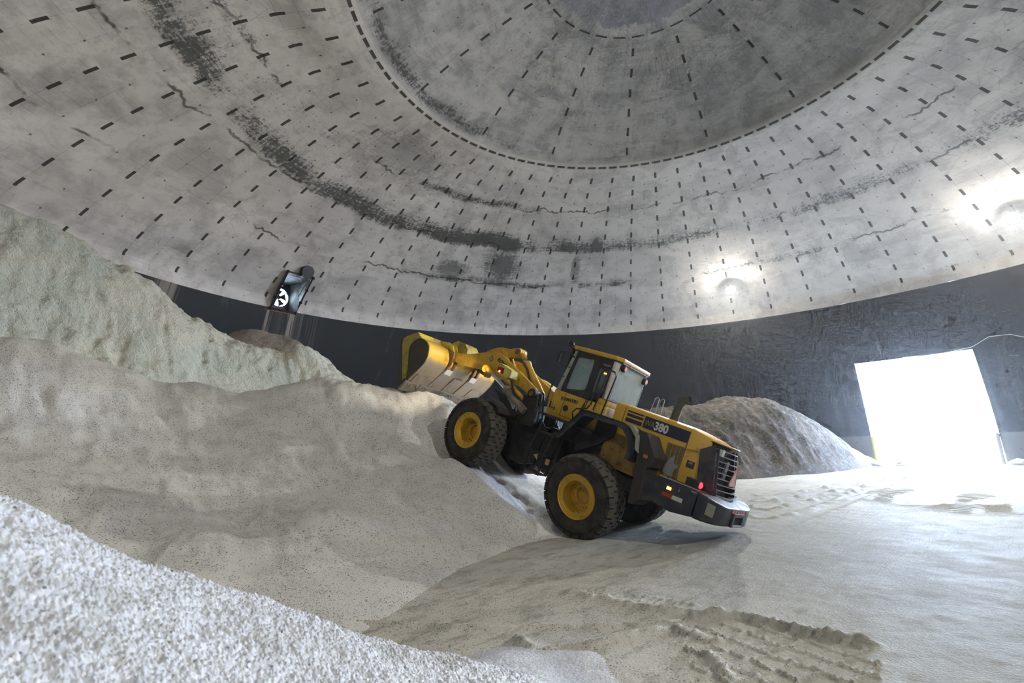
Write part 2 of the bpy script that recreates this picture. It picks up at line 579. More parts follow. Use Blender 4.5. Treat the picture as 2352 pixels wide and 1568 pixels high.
    out_s = t.mul(out_s, t.mul(t.gt(V, -0.4), t.lt(V, 11.5)))
    Ui = t.M('DIVIDE', t.add(U, 0.39), 4.0)
    in_s = t.mul(t.lt(t.mul(t.absf(cell(Ui)), t.mul(rad, 0.41888)), 0.052), t.lt(t.absf(dyo), 0.21))
    in_s = t.mul(in_s, t.mul(t.lt(V, -1.6), t.gt(V, -7.5)))
    Ur = t.M('DIVIDE', U, 0.5357)
    ring = t.mul(t.lt(t.absf(cell(Ur)), 0.37), t.lt(t.absf(t.add(V, 1.0)), 0.072))
    Uo = t.M('DIVIDE', U, 2.0)
    oc = t.mul(t.lt(t.absf(cell(Uo)), 0.33), t.lt(t.absf(t.add(V, 7.93)), 0.05))
    slots = t.mx(t.mx(out_s, in_s), t.mx(ring, oc))
    col = t.mix(t.mul(slots, 0.93), col, (0.030, 0.029, 0.026))
    # tie holes
    Uh = t.add(U, 0.5)
    Vh = t.add(V, 0.45)
    dx = t.mul(cell(Uh), t.mul(rad, 0.10472))
    dy = t.mul(cell(Vh), 1.1)
    rr = t.M('SQRT', t.add(t.mul(dx, dx), t.mul(dy, dy)))
    holes = t.mul(t.lt(rr, 0.036), t.gt(V, -0.4))
    Uh2 = t.add(Ui, 0.5)
    dx2 = t.mul(cell(Uh2), t.mul(rad, 0.41888))
    rr2 = t.M('SQRT', t.add(t.mul(dx2, dx2), t.mul(dy, dy)))
    holes = t.mx(holes, t.mul(t.lt(rr2, 0.036), t.mul(t.lt(V, -1.6), t.gt(V, -7.2))))
    col = t.mix(t.mul(holes, 0.8), col, (0.05, 0.045, 0.04))
    # the smooth band beside the big ring, and the pale strip above the spring line
    rb = t.mul(t.ramp(t.absf(t.add(V, 1.12)), 0.30, 0.2), t.sub(1.0, slots))
    col = t.mix(t.mul(rb, 0.55), col, (0.44, 0.42, 0.39))
    # salt-bleached streaks round the fan opening (U about -10.6)
    sN = t.noise(t.comb(t.mul(U, 14.0), t.mul(V, 0.5), 0.0), 1.0, 4, 0.7)
    sm = t.mul(t.ramp(t.absf(t.add(U, 10.55)), 0.62, 0.2), t.ramp(V, 8.8, 10.2))
    col = t.mix(t.mul(t.mul(sm, t.ramp(sN, 0.48, 0.6)), 0.8), col, (0.62, 0.58, 0.54))
    t.set(color=col, rough=0.9, spec=0.2)
    hgt = t.sub(t.add(t.mul(n3, 0.25), t.mul(n2, 0.5)), t.mul(slots, 2.0))
    t.bump(hgt, 0.35, 0.05)
    return t.m


def mat_wall():
    t = NT('black_coated_wall')
    p = t.pos()
    uvn = t.n('ShaderNodeUVMap'); uvn.uv_map = 'grid'
    s = t.n('ShaderNodeSeparateXYZ'); t.put(s.inputs[0], uvn.outputs[0])
    U, Z = s.outputs[0], s.outputs[1]
    n1 = t.noise(p, 0.5, 5, 0.65)
    n2 = t.noise(p, 2.4, 6, 0.75)
    st = t.noise(t.comb(t.mul(U, 3.0), t.mul(Z, 0.10), 0.0), 1.0, 6, 0.7)
    st2 = t.noise(t.comb(t.mul(U, 14.0), t.mul(Z, 0.14), 0.0), 1.0, 4, 0.7)
    col = t.mix(n1, (0.007, 0.008, 0.009), (0.018, 0.019, 0.021))
    low = t.ramp(Z, 7.5, 1.5)
    scr = t.mul(t.ramp(t.add(st, t.mul(n2, 0.4)), 0.66, 0.86), low)
    col = t.mix(t.mul(scr, 0.55), col, (0.13, 0.12, 0.115))
    # old salt line arcs and scratches
    sw = t.n('ShaderNodeTexWave', wave_type='RINGS', rings_direction='Z')
    t.put(sw.inputs['Vector'], t.comb(U, t.mul(Z, 0.18), 0.0)); sw.inputs['Scale'].default_value = 0.22
    sw.inputs['Distortion'].default_value = 5.0; sw.inputs['Detail'].default_value = 4
    arc = t.mul(t.gt(sw.outputs[1], 0.985), t.ramp(n1, 0.45, 0.6))
    col = t.mix(t.mul(arc, 0.10), col, (0.25, 0.23, 0.22))
    # pale concrete kicker strip near the floor by the door
    kick = t.mul(t.ramp(Z, 1.75, 1.65), t.ramp(n2, 0.30, 0.42))
    col = t.mix(t.mul(kick, 0.6), col, (0.20, 0.18, 0.155))
    # drips of salt under the fan opening
    dm = t.mx(t.ramp(t.absf(t.add(U, 10.83)), 0.10, 0.05), t.ramp(t.absf(t.add(U, 10.32)), 0.16, 0.08))
    dm = t.mx(dm, t.mul(t.ramp(t.absf(t.add(U, 13.1)), 0.35, 0.1), 0.8))
    dm = t.mx(dm, t.mul(t.ramp(t.absf(t.add(U, 10.1)), 0.7, 0.2), 0.30))
    drip = t.mul(dm, t.ramp(st2, 0.42, 0.56))
    col = t.mix(t.mul(drip, 0.75), col, (0.33, 0.28, 0.235))
    rd = t.mul(t.mul(t.ramp(t.absf(t.sub(Z, 9.83)), 0.07, 0.03), t.lt(t.absf(t.add(U, 10.55)), 0.42)), t.ramp(n2, 0.4, 0.55))
    col = t.mix(t.mul(rd, 0.8), col, (0.36, 0.10, 0.05))
    t.set(color=col, rough=0.62, spec=0.35)
    t.bump(t.add(n2, t.mul(st, 0.5)), 0.25, 0.04)
    return t.m


FAN = (-54.6, -51.2, 9.95, 11.75)          # azimuth range, z range of the fan opening


def interp_prof(step=0.25):
    v = np.array([a[2] for a in PROF], float)
    rr = np.array([a[0] for a in PROF]); zz = np.array([a[1] for a in PROF])
    vs = np.arange(-9, 12.0001, step)
    return vs, np.interp(vs, v, rr), np.interp(vs, v, zz)


DOOR_AZ0, DOOR_AZ1, DOOR_TOP = 44.1, 57.45, 6.25
WPROF = [(25.8, 0.0), (25.8, -0.3)]


def wall_r(z):
    return float(np.interp(z, [0, 3, 6, 9.95], [25.8, 25.3, 24.4, 23.0]))


def grid_surface(name, azs, rows, m, uvf, skip, parent=None):
    """rows: list of (r,z,v); faces look inward"""
    verts, faces, uvs = [], [], []
    n = len(azs)
    for (r, z, v) in rows:
        for a in azs:
            q = dome_pt(a, r, z)
            verts.append((q.x - CX, q.y - CY, q.z))
    for j in range(len(rows) - 1):
        for i in range(n - 1):
            am = (azs[i] + azs[i + 1]) / 2
            zm = (rows[j][1] + rows[j + 1][1]) / 2
            if skip(am, zm, (rows[j][2] + rows[j + 1][2]) / 2): continue
            faces.append((j * n + i, j * n + i + 1, (j + 1) * n + i + 1, (j + 1) * n + i))
            for (jj, ii) in ((j, i), (j, i + 1), (j + 1, i + 1), (j + 1, i)):
                uvs.append(uvf(azs[ii], rows[jj]))
    me = bpy.data.meshes.new(name)
    me.from_pydata(verts, [], faces)
    ul = me.uv_layers.new(name='grid')
    ul.data.foreach_set('uv', np.array(uvs, 'f').ravel())
    o = obj(name, me, m, parent, smooth='all')
    o.location = (CX, CY, 0)
    return o


def azlist(extra):
    a = set(round(x, 4) for x in np.arange(-180, 180.01, 1.5))
    for e in extra:
        a = {x for x in a if abs(x - e) > 0.35}
        a.add(e)
    return sorted(a)


vs, rr_, zz_ = interp_prof()
rows = [(max(r_, 0.001), z_, v_) for r_, z_, v_ in zip(rr_, zz_, vs)]
FT = max(z for r, z, v in rows if z < FAN[3] + 0.01)
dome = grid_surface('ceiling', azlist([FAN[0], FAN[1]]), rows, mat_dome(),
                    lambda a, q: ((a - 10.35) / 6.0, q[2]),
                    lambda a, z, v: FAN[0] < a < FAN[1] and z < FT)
tag(dome, kind='structure')
zs_w = sorted(set([0, 0.8, 1.6, 2.4, 3.2, 4.0, 4.8, 5.6, DOOR_TOP, 7, 7.8, 8.6, 9.3, 9.95, -0.4]), reverse=True)
wall = grid_surface('wall_round', azlist([DOOR_AZ0, DOOR_AZ1]), [(wall_r(z), z, z) for z in zs_w], mat_wall(),
                    lambda a, q: ((a - 10.35) / 6.0, q[2]),
                    lambda a, z, v: DOOR_AZ0 < a < DOOR_AZ1 and z < DOOR_TOP)
tag(wall, kind='structure')

# ---- door reveal: concrete jambs, lintel, steel edge posts
CONC = worn('bleached_concrete', (0.36, 0.34, 0.31), (0.55, 0.54, 0.52), 0.6, 0.85, scale=1.2)
b = nb()
def quad(b, *p):
    f = b.faces.new([b.verts.new(q) for q in p])
    return f
for az, s in ((DOOR_AZ0, -1), (DOOR_AZ1, 1)):
    zz = [-0.4, 0, 1.6, 3, 4.5, DOOR_TOP]
    for z0, z1 in zip(zz, zz[1:]):
        quad(b, dome_pt(az, wall_r(z0), z0), dome_pt(az, wall_r(z1), z1), dome_pt(az, wall_r(z1) + 0.7, z1), dome_pt(az, wall_r(z0) + 0.7, z0))
aa = np.linspace(DOOR_AZ0, DOOR_AZ1, 8)
for a0, a1 in zip(aa, aa[1:]):
    quad(b, dome_pt(a0, wall_r(DOOR_TOP), DOOR_TOP), dome_pt(a1, wall_r(DOOR_TOP), DOOR_TOP), dome_pt(a1, wall_r(DOOR_TOP) + 2.0, DOOR_TOP + .02), dome_pt(a0, wall_r(DOOR_TOP) + 2.0, DOOR_TOP + .02))
dr = obj('door_1', b, CONC)
tag(dr, kind='structure')
POSTY = plain('yellow_post_paint', (0.62, 0.52, 0.08), 0.6)
for az, mm in ((DOOR_AZ0 + 0.22, POSTY), (DOOR_AZ1 - 0.25, CONC)):
    b = nb()
    a = dome_pt(az, 25.55, 0)
    tube(b, [a, a + Vector((0, 0, 1.62))], 0.11, 14)
    bmesh.ops.create_uvsphere(b, u_segments=12, v_segments=6, radius=0.11, matrix=Matrix.Translation(a + Vector((0, 0, 1.6))))
    o = obj('door_guard_post', b, mm, smooth=True)
    if mm is POSTY: tag(o, 'short yellow guard post at the left foot of the bright doorway', 'post')
    else: tag(o, 'pale concrete guard post at the right foot of the bright doorway', 'post')
# cable hanging along the wall from the door's upper right corner
b = nb()
pts = [dome_pt(a, wall_r(z) - 0.12, z) for a, z in ((50, 6.28), (54, 6.2), (57.6, 6.35), (59.5, 6.75), (61.5, 6.7), (63.5, 6.25), (66, 5.6))]
tube(b, pts, 0.018, 6)
tag(obj('wall_cable', b, PALE), 'thin cable drooping along the dark wall right of the doorway', 'cable')
# ground outside the door
b = nb()
for a0, a1 in zip(np.linspace(38, 64, 9), np.linspace(38, 64, 9)[1:]):
    quad(b, dome_pt(a0, 25.4, -0.05), dome_pt(a1, 25.4, -0.05), dome_pt(a1, 60, -0.05), dome_pt(a0, 60, -0.05))
tag(obj('ground_outside', b, plain('snowy_yard', (0.75, 0.77, 0.8), 0.9)), kind='structure')

# ---- fan opening
def fan_unit():
    root = empty('exhaust_fan', dome_pt((FAN[0] + FAN[1]) / 2, 23.0, FAN[2] - 0.05))
    tag(root, 'dark framed wall fan in a lit opening high above the tall pale salt cliff', 'fan')
    rt_ = root.location.copy()
    ac = (FAN[0] + FAN[1]) / 2
    outv = Vector((math.sin(R(ac)), math.cos(R(ac)), 0))
    side = Vector((math.cos(R(ac)), -math.sin(R(ac)), 0))     # to the viewer's right
    hw = 0.70
    rin = 21.25
    def P(s, d, z):     # side, radial distance, height -> local to the root
        q = Vector((CX, CY, 0)) + outv * d + side * s
        return Vector((q.x, q.y, z)) - rt_
    grey = worn('opening_lining', (0.20, 0.215, 0.19), (0.12, 0.125, 0.11), 0.5, 0.6)
    z0, z1 = 9.93, FT + 0.02
    b = nb()      # lining: floor, two cheeks, ceiling of the recess
    D1 = 24.3
    quad(b, P(-hw, 22.9, z0), P(hw, 22.9, z0), P(hw, D1, z0), P(-hw, D1, z0))
    quad(b, P(-hw, rin, z1), P(hw, rin, z1), P(hw, D1, z1), P(-hw, D1, z1))
    for s in (-hw, hw):
        quad(b, P(s, 22.95, z0), P(s, rin, z1), P(s, D1, z1), P(s, D1, z0))
    lin = obj('opening_lining', b, grey, root)
    b = nb()      # dark frame following the slope of the dome
    co = [P(-hw - .05, 22.92, z0 - .05), P(hw + .05, 22.92, z0 - .05), P(hw + .05, rin - .05, z1 + .03), P(-hw - .05, rin - .05, z1 + .03)]
    for i in range(4): tube(b, [co[i], co[(i + 1) % 4]], 0.05, 6)
    for q in co:
        bmesh.ops.create_cube(b, size=0.14, matrix=Matrix.Translation(q))
    for f in (0.3, 0.65):
        q = co[1].lerp(co[2], f); bmesh.ops.create_cube(b, size=0.13, matrix=Matrix.Translation(q))
        q = co[0].lerp(co[3], f); bmesh.ops.create_cube(b, size=0.13, matrix=Matrix.Translation(q))
    obj('opening_frame', b, BLACK, root)
    # fan panel with a round hole, set in the left half, plus blades
    b = nb()
    n = 40
    d0 = 23.3
    cs, cz, rad = -0.12, (z0 + z1) / 2 - 0.02, 0.56
    ring, outer = [], []
    for k in range(n):
        a = 2 * math.pi * k / n
        ring.append(b.verts.new(P(cs + rad * math.cos(a), d0, cz + rad * math.sin(a))))
        c, s = math.cos(a), math.sin(a)
        m_ = max(abs(c), abs(s))
        hx = hw if c * 1 > 0 else hw
        outer.append(b.verts.new(P(max(-hw, min(0.52, cs + c / m_ * 0.72)), d0, max(z0, min(z1, cz + s / m_ * 1.2)))))
    for k in range(n):
        b.faces.new((ring[k], ring[(k + 1) % n], outer[(k + 1) % n], outer[k]))
    pan = obj('fan_panel', b, plain('fan_blue_black', (0.02, 0.022, 0.05), 0.4), root)
    b = nb()
    quad(b, P(0.50, d0 - 0.02, z0), P(hw, 22.6, z0), P(hw, 22.4, z1), P(0.50, d0 - 0.02, z1))
    quad(b, P(-hw, d0 + .02, z1), P(0.52, d0 + .02, z1), P(0.52, d0 + .02, z1 - .25), P(-hw, d0 + .02, z1 - .25))
    quad(b, P(-hw, d0 + .02, z0), P(0.52, d0 + .02, z0), P(0.52, d0 + .02, z0 + .3), P(-hw, d0 + .02, z0 + .3))
    obj('added_baffle', b, grey, root)  # grey panels added to close the gaps round the fan against sky light
    b = nb()
    rings = []
    for dd in (d0 - 0.02, d0 + 0.22):
        rings.append([b.verts.new(P(cs + rad * math.cos(2 * math.pi * k / n), dd, cz + rad * math.sin(2 * math.pi * k / n))) for k in range(n)])
    for k in range(n):
        b.faces.new((rings[0][k], rings[0][(k + 1) % n], rings[1][(k + 1) % n], rings[1][k]))
    obj('fan_ring', b, plain('fan_ring_metal', (0.25, 0.27, 0.34), 0.35, 0.6), pan)
    b = nb()
    for k in range(5):
        a = 2 * math.pi * k / 5 + 0.3
        pts = []
        for rr, da in ((0.1, -.45), (0.54, -.50), (0.54, .36), (0.1, .45)):
            pts.append(P(cs + rr * math.cos(a + da), d0 + 0.12 + 0.05 * (da > 0), cz + rr * math.sin(a + da)))
        quad(b, *pts)
    tube(b, [P(cs, d0, cz), P(cs, d0 + 0.25, cz)], 0.12, 16)
    for a in (0.6, 0.6 + math.pi / 2):
        tube(b, [P(cs - .56 * math.cos(a), d0, cz - .56 * math.sin(a)), P(cs + .56 * math.cos(a), d0, cz + .56 * math.sin(a))], 0.02, 6)
    obj('fan_blades', b, BLACK, pan)
    b = nb()      # little round vent hood above
    tube(b, [P(0.25, 21.0, z1 + 0.25), P(0.25, 20.85, z1 + 0.2)], [0.42, 0.36], 20)
    h = obj('vent_flap', b, BLACK, root)
fan_unit()


# ---- floodlights on the dome
def flood(az, z, label, lit, first=True):
    r = float(np.interp(-z, [-p[1] for p in PROF], [p[0] for p in PROF]))
    loc = dome_pt(az, r, z)
    root = empty('flood_lamp', loc)
    tag(root, label, 'lamp', group='round flood lamps on the dome')
    outv = Vector((math.sin(R(az)), math.cos(R(az)), 0))
    side = Vector((math.cos(R(az)), -math.sin(R(az)), 0))
    aim = (-outv * 0.8 + Vector((0, 0, -0.6))).normalized()
    b = nb()
    base = -outv * 0.10
    c0 = -outv * 0.55 + Vector((0, 0, -0.25))
    tube(b, [base + Vector((0, 0, 0)), -outv * 0.35 + Vector((0, 0, -0.05)), c0], 0.03, 8)
    obj('bracket', b, DARKST, root, smooth=True)
    b = nb()
    tube(b, [c0 - aim * 0.12, c0, c0 + aim * 0.22], [0.10, 0.16, 0.30], 24)
    obj('reflector', b, STEEL, root, smooth=True)
    b = nb()
    tube(b, [c0 + aim * 0.225, c0 + aim * 0.25], [0.29, 0.29], 24)
    obj('lens', b, plain('lit_lens', (1, 1, 1), 0.3, emit=(1.0, 0.98, 0.88), estr=lit), root)
    return loc + c0, aim, loc


for (az, zl, E), lab in zip(FLOODS, ('round flood lamp glowing on the dome left of the doorway, further from the frame edge', 'round flood lamp glowing on the dome at the right edge of the photo')):
    c, aim, loc = flood(az, 11.95, lab, 120.0)
    light('flood_beam', 'SPOT', c + aim * 0.30, E, METAL_HALIDE, 0.16, target=c + aim, spot=128)
    light('flood_glow', 'POINT', c + aim * 0.42, 260, METAL_HALIDE, 0.16)
for az, E in HIDDEN_FLOODS:
    p = dome_pt(az, 20.2, 11.4)
    light('flood_beam', 'SPOT', p, E, METAL_HALIDE, 0.25, target=(CX - 4, CY - 2, 0.0), spot=104)

# ================================================================== GROUND AND SALT
def hash2(ix, iy, seed=0):
    ix = ix.astype(np.int64); iy = iy.astype(np.int64)
    h = (ix * 374761393 + iy * 668265263 + seed * 1442695041) & 0xFFFFFFFF
    h = ((h ^ (h >> 13)) * 1274126177) & 0xFFFFFFFF
    h = h ^ (h >> 16)
    return (h & 0xFFFFFF) / float(0xFFFFFF)


def vnoise(x, y, seed=0):
    ix, iy = np.floor(x), np.floor(y)
    fx, fy = x - ix, y - iy
    fx = fx * fx * (3 - 2 * fx); fy = fy * fy * (3 - 2 * fy)
    a, b_ = hash2(ix, iy, seed), hash2(ix + 1, iy, seed)
    c, d = hash2(ix, iy + 1, seed), hash2(ix + 1, iy + 1, seed)
    return (a + (b_ - a) * fx) * (1 - fy) + (c + (d - c) * fx) * fy


def fbm(x, y, oct=5, seed=0, gain=0.5):
    s, a, t_ = 0, 1.0, 0
    for k in range(oct):
        s = s + a * (vnoise(x * 2 ** k + 13.7 * k, y * 2 ** k - 7.1 * k, seed + k) - 0.5)
        t_ += a
        a *= gain
    return s / t_ * 2


def worley(x, y, seed=0, jit=0.9):
    """distance to the nearest jittered point and a hash of that cell"""
    ix, iy = np.floor(x), np.floor(y)
    best = np.full(x.shape, 9.0); best2 = best.copy(); hid = np.zeros(x.shape)
    for dx in (-1, 0, 1):
        for dy in (-1, 0, 1):
            cx, cy = ix + dx, iy + dy
            px = cx + 0.5 + jit * (hash2(cx, cy, seed) - 0.5)
            py = cy + 0.5 + jit * (hash2(cx, cy, seed + 50) - 0.5)
            d = np.hypot(px - x, py - y)
            m_ = d < best
            best2 = np.where(m_, best, np.minimum(best2, d))
            hid = np.where(m_, hash2(cx, cy, seed + 99), hid)
            best = np.where(m_, d, best)
    return best, best2, hid


class TPS:
    def __init__(self, pts, lam=0.0):
        P = np.array(pts, float)
        self.c = P[:, :2]
        n = len(P)
        K = self.k(self.c, self.c) + lam * np.eye(n)
        Q = np.c_[np.ones(n), self.c]
        A = np.r_[np.c_[K, Q], np.c_[Q.T, np.zeros((3, 3))]]
        self.w = np.linalg.solve(A, np.r_[P[:, 2], 0, 0, 0])

    @staticmethod
    def k(a, b_):
        d2 = ((a[:, None, :] - b_[None, :, :]) ** 2).sum(-1)
        return 0.5 * d2 * np.log(d2 + 1e-9)

    def __call__(self, x, y):
        sh = x.shape
        X = np.c_[x.ravel(), y.ravel()]
        out = np.empty(len(X))
        for i in range(0, len(X), 40000):
            s = X[i:i + 40000]
            out[i:i + 40000] = self.k(s, self.c) @ self.w[:-3] + np.c_[np.ones(len(s)), s] @ self.w[-3:]
        return out.reshape(sh)


def seg_dist(x, y, poly):
    best = np.full(x.shape, 1e9); tt = np.zeros(x.shape)
    L = 0
    tot = sum(math.dist(a, b_) for a, b_ in zip(poly, poly[1:]))
    for a, b_ in zip(poly, poly[1:]):
        ax, ay, bx, by = a[0], a[1], b_[0], b_[1]
        dx, dy = bx - ax, by - ay
        l2 = dx * dx + dy * dy
        s = np.clip(((x - ax) * dx + (y - ay) * dy) / l2, 0, 1)
        d = np.hypot(x - ax - s * dx, y - ay - s * dy)
        m_ = d < best
        tt = np.where(m_, (L + s * math.sqrt(l2)) / tot, tt)
        best = np.where(m_, d, best)
        L += math.sqrt(l2)
    return best, tt


def smooth(a, lo, hi):
    t_ = np.clip((a - lo) / (hi - lo), 0, 1)
    return t_ * t_ * (3 - 2 * t_)


def polar(th0, th1, dth, r0, r1, k):
    th = np.radians(np.arange(th0, th1 + dth, dth))
    nr = int(math.log(r1 / r0) / k) + 1
    rr = r0 * np.exp(np.linspace(0, math.log(r1 / r0), nr))
    T, Q = np.meshgrid(th, rr)
    return Q * np.sin(T), Q * np.cos(T)


def height_mesh(name, X, Y, Z, keep, m, smooth_=True):
    ny, nx = X.shape
    idx = np.arange(nx * ny).reshape(ny, nx)
    q = np.stack([idx[:-1, :-1], idx[:-1, 1:], idx[1:, 1:], idx[1:, :-1]], -1).reshape(-1, 4)
    kf = keep.ravel()[q].any(1)
    q = q[kf]
    used = np.zeros(nx * ny, bool); used[q.ravel()] = True
    remap = np.cumsum(used) - 1
    co = np.stack([X, Y, Z], -1).reshape(-1, 3)[used]
    q = remap[q]
    me = bpy.data.meshes.new(name)
    me.vertices.add(len(co)); me.vertices.foreach_set('co', co.astype('f').ravel())
    me.loops.add(q.size); me.loops.foreach_set('vertex_index', q.astype('i').ravel())
    me.polygons.add(len(q)); me.polygons.foreach_set('loop_start', (np.arange(len(q)) * 4).astype('i'))
    me.update(calc_edges=True); me.validate()
    return obj(name, me, m, smooth='all' if smooth_ else False)


def mat_salt(name, base, dark, speck_scale, speck_amt, var=(0.55, 0.6, 0.5), streak=False, bumpd=0.012, tone=None, grain=55):
    t = NT(name)
    p = t.pos()
    n1 = t.noise(p, 0.55, 5, 0.6)
    n2 = t.noise(p, 2.2, 6, 0.7)
    n3 = t.noise(p, grain, 3, 0.7)
    col = t.mix(t.ramp(n1, 0.35, 0.68), base, tone or base)
    col = t.mix(t.mul(t.ramp(n2, 0.5, 0.72), 0.16), col, tuple(c * 0.62 for c in base))
    col = t.mix(t.mul(n3, 0.25), col, tuple(c * 0.7 for c in base))
    # dark stones: the cell centres of a fine voronoi whose random colour passes a threshold
    vd = t.vor(p, speck_scale, 'F1', 0)
    vc = t.n('ShaderNodeSeparateXYZ'); 
    vn = t.n('ShaderNodeTexVoronoi'); t.put(vn.inputs['Vector'], p); vn.inputs['Scale'].default_value = speck_scale
    t.put(vc.inputs[0], vn.outputs['Color'])
    dens = t.add(speck_amt, t.mul(t.sub(n2, 0.5), speck_amt * 3.2))
    fl_ = t.noise(t.vscale(p, (1.6, 0.5, 1.0)), 1.3, 5, 0.7, 0.4)
    dens = t.add(dens, t.mul(t.sub(fl_, 0.5), speck_amt * 3.5))
    v2 = t.n('ShaderNodeTexVoronoi'); t.put(v2.inputs['Vector'], p); v2.inputs['Scale'].default_value = speck_scale * 0.5
    s2 = t.n('ShaderNodeSeparateXYZ'); t.put(s2.inputs[0], v2.outputs['Color'])
    sp2 = t.mul(t.lt(s2.outputs[0], t.mul(dens, 0.45)), t.ramp(v2.outputs['Distance'], 0.42, 0.25))
    col = t.mix(t.mul(sp2, 0.7), col, t.mix(s2.outputs[1], dark, tuple(c * 4 for c in dark)))
    sp = t.mul(t.lt(vc.outputs[0], dens), t.ramp(vn.outputs['Distance'], 0.5, 0.28))
    dk = t.mix(vc.outputs[1], dark, tuple(c * 3.0 for c in dark))
    col = t.mix(t.mul(sp, 0.85), col, dk)
    t.set(color=col, rough=0.75, spec=0.25)
    g = t.vor(p, grain * 1.3, 'F1', 0)
    t.bump(t.add(t.mul(n3, 1.0), t.mul(g, 0.8)), 0.55, bumpd)
    return t.m


SALT = mat_salt('rock_salt_speckled', (0.70, 0.69, 0.66), (0.05, 0.046, 0.045), 52, 0.30, tone=(0.61, 0.60, 0.60))

# ------------------------------------------------ main heap
heap_pts = [(-11.262, 9.5, 4.335), (-11.231, 10.5, 4.274), (-10.507, 10.7, 4.243), (-9.808, 11.0, 4.028), (-9.048, 11.5, 3.655), (-8.487, 12.0, 3.396), (-7.995, 12.3, 3.514), (-7.509, 12.8, 3.47), (-6.699, 13.0, 3.48), (-5.541, 13.0, 3.468), (-4.483, 13.3, 3.471), (-3.472, 14.0, 3.486), (-3.056, 14.1, 3.397), (-2.146, 13.5, 2.80), (-1.62, 13.2, 2.55), (-1.74, 12.9, 2.30), (-2.05, 13.75, 3.02), (-2.67, 13.9, 3.30), (-2.35, 14.6, 3.28), (-1.95, 12.7, 1.95), (-8.275, 8.0, 2.162), (-6.397, 6.3, 1.435), (-6.09, 8.5, 1.39), (-4.21, 6.0, 0.62), (-3.926, 9.5, 0.95), (-4.794, 11.4, 2.127), (-1.633, 10.3, 0.78), (-1.982, 8.2, 0.36), (-3.258, 11.3, 1.75), (-5.958, 10.8, 2.15), (-4.406, 7.6, 0.78), (-8.304, 9.6, 2.612), (-5.895, 7.0, 1.12),
            # ridge falling from the front wheel to the rear wheel
            (-1.564, 12.6, 1.62), (-1.24, 12.1, 1.36), (-0.846, 11.6, 1.12), (-0.154, 10.75, 0.56), (0.226, 10.35, 0.27), (0.491, 10.15, 0.08),
            # ramp the machine stands on
            (0.03, 13.8, 1.08), (-0.5, 13.0, 1.22), (0.35, 12.4, 0.70), (0.85, 13.0, 0.66), (1.08, 10.2, 0.01), (1.7, 11.1, 0.0), (1.0, 11.5, 0.30), (2.35, 11.8, -0.03), (2.0, 13.5, 0.15), (3.0, 14.6, -0.12),
            # under and beyond the bucket
            (-1.3, 14.8, 2.7), (-1.4, 16.0, 2.8), (-2.7, 15.2, 3.2), (-0.4, 15.4, 1.9), (0.9, 15.3, 0.8), (0.6, 17.0, 1.0), (-1.5, 17.8, 2.0), (2.5, 17.0, -0.1), (0, 20, 0.6), (4, 19, -0.25),
            # back of the crest
            (-3.8, 16.0, 2.9), (-5.6, 15.8, 2.9), (-8, 15.2, 3.0), (-10.0, 13.8, 3.2), (-12.0, 13.0, 3.5), (-14, 12, 3.8), (-5.5, 19, 2.7), (-3, 19, 2.2), (-9, 18, 2.8), (-13, 9, 4.6), (-12.5, 6.5, 3.9), (-9.5, 6.0, 2.5),
            # toe
            (0.519, 9.95, 0.0), (-0.1, 9.2, 0.0), (-0.496, 8.418, -0.01), (-0.875, 7.9, 0.0), (-1.253, 6.3, -0.01), (-1.5, 5.3, -0.02), (-2.0, 4.3, 0.0), (-3.0, 3.7, 0.0), (-4.5, 3.6, 0.2), (-6.5, 4.0, 0.9), (-0.2, 7.0, -0.2), (0.2, 8.4, -0.2), (1.2, 9.3, -0.15), (-0.5, 5.4, -0.2), (-1.6, 3.2, -0.1), (2.6, 10.6, -0.2)]
heapT = TPS(heap_pts, 0.02)


def heap_z(X, Y):
    Z = heapT(X, Y)
    on = smooth(Z, 0.05, 0.7)
    up_ = smooth(Z, 2.2, 3.3)
    # slumps and gullies running down slope
    u_ = X * 0.75 + Y * 0.66
    v_ = -X * 0.66 + Y * 0.75
    gul = fbm(u_ * 0.62 + 0.6 * fbm(X * 0.3, Y * 0.3, 3, 4), v_ * 0.20, 5, 11)
    low = 1 - smooth(np.abs(X - 0.2), 1.6, 3.0) * 1.0
    Z = Z + on * (1 - low) * (0.34 * gul - 0.10 * np.abs(fbm(u_ * 1.5, v_ * 0.45, 4, 15)))
    Z = Z + on * 0.05 * fbm(X * 1.1, Y * 1.1, 4, 21)
    # ridge thrown up beside the near wheels with the rut behind it
    rd, rt_ = seg_dist(X, Y, [(-2.1, 12.3), (-1.564, 11.95), (-1.0, 11.35), (-0.35, 10.65), (0.1, 10.2), (0.40, 9.9)])
    Z = Z + 0.15 * np.exp(-(rd / 0.20) ** 2) * smooth(rt_, 0.0, 0.2) * (1 - smooth(rt_, 0.85, 1.0))
    rd, rt_ = seg_dist(X, Y, [(-0.6, 12.35), (-0.1, 11.7), (0.35, 11.0), (0.75, 10.55)])
    Z = Z - 0.13 * np.exp(-(rd / 0.28) ** 2) * (1 + 0.6 * fbm(X * 5, Y * 5, 3, 17))
    Z = Z + on * 0.016 * fbm(X * 6, Y * 6, 3, 31)
    lump = np.abs(fbm(X * 1.5, Y * 1.5, 4, 41, 0.6))
    near_b = smooth(X, -6.3, -4.6) * smooth(X, -0.9, -1.9) * smooth(Y, 11.8, 12.8)
    Z = Z - near_b * 0.20 * (0.10 - lump)
    # little slipped cone near the middle of the slope
    d = np.hypot(X + 2.9, Y - 8.4)
    Z = Z + 0.26 * np.exp(-(d / 0.65) ** 2)
    # grains
    gd, g2, gh = worley(X * 22, Y * 22, 5)
    Z = Z + on * 0.006 * (gh > 0.5) * np.clip(1 - gd * 2, 0, 1)
    return Z


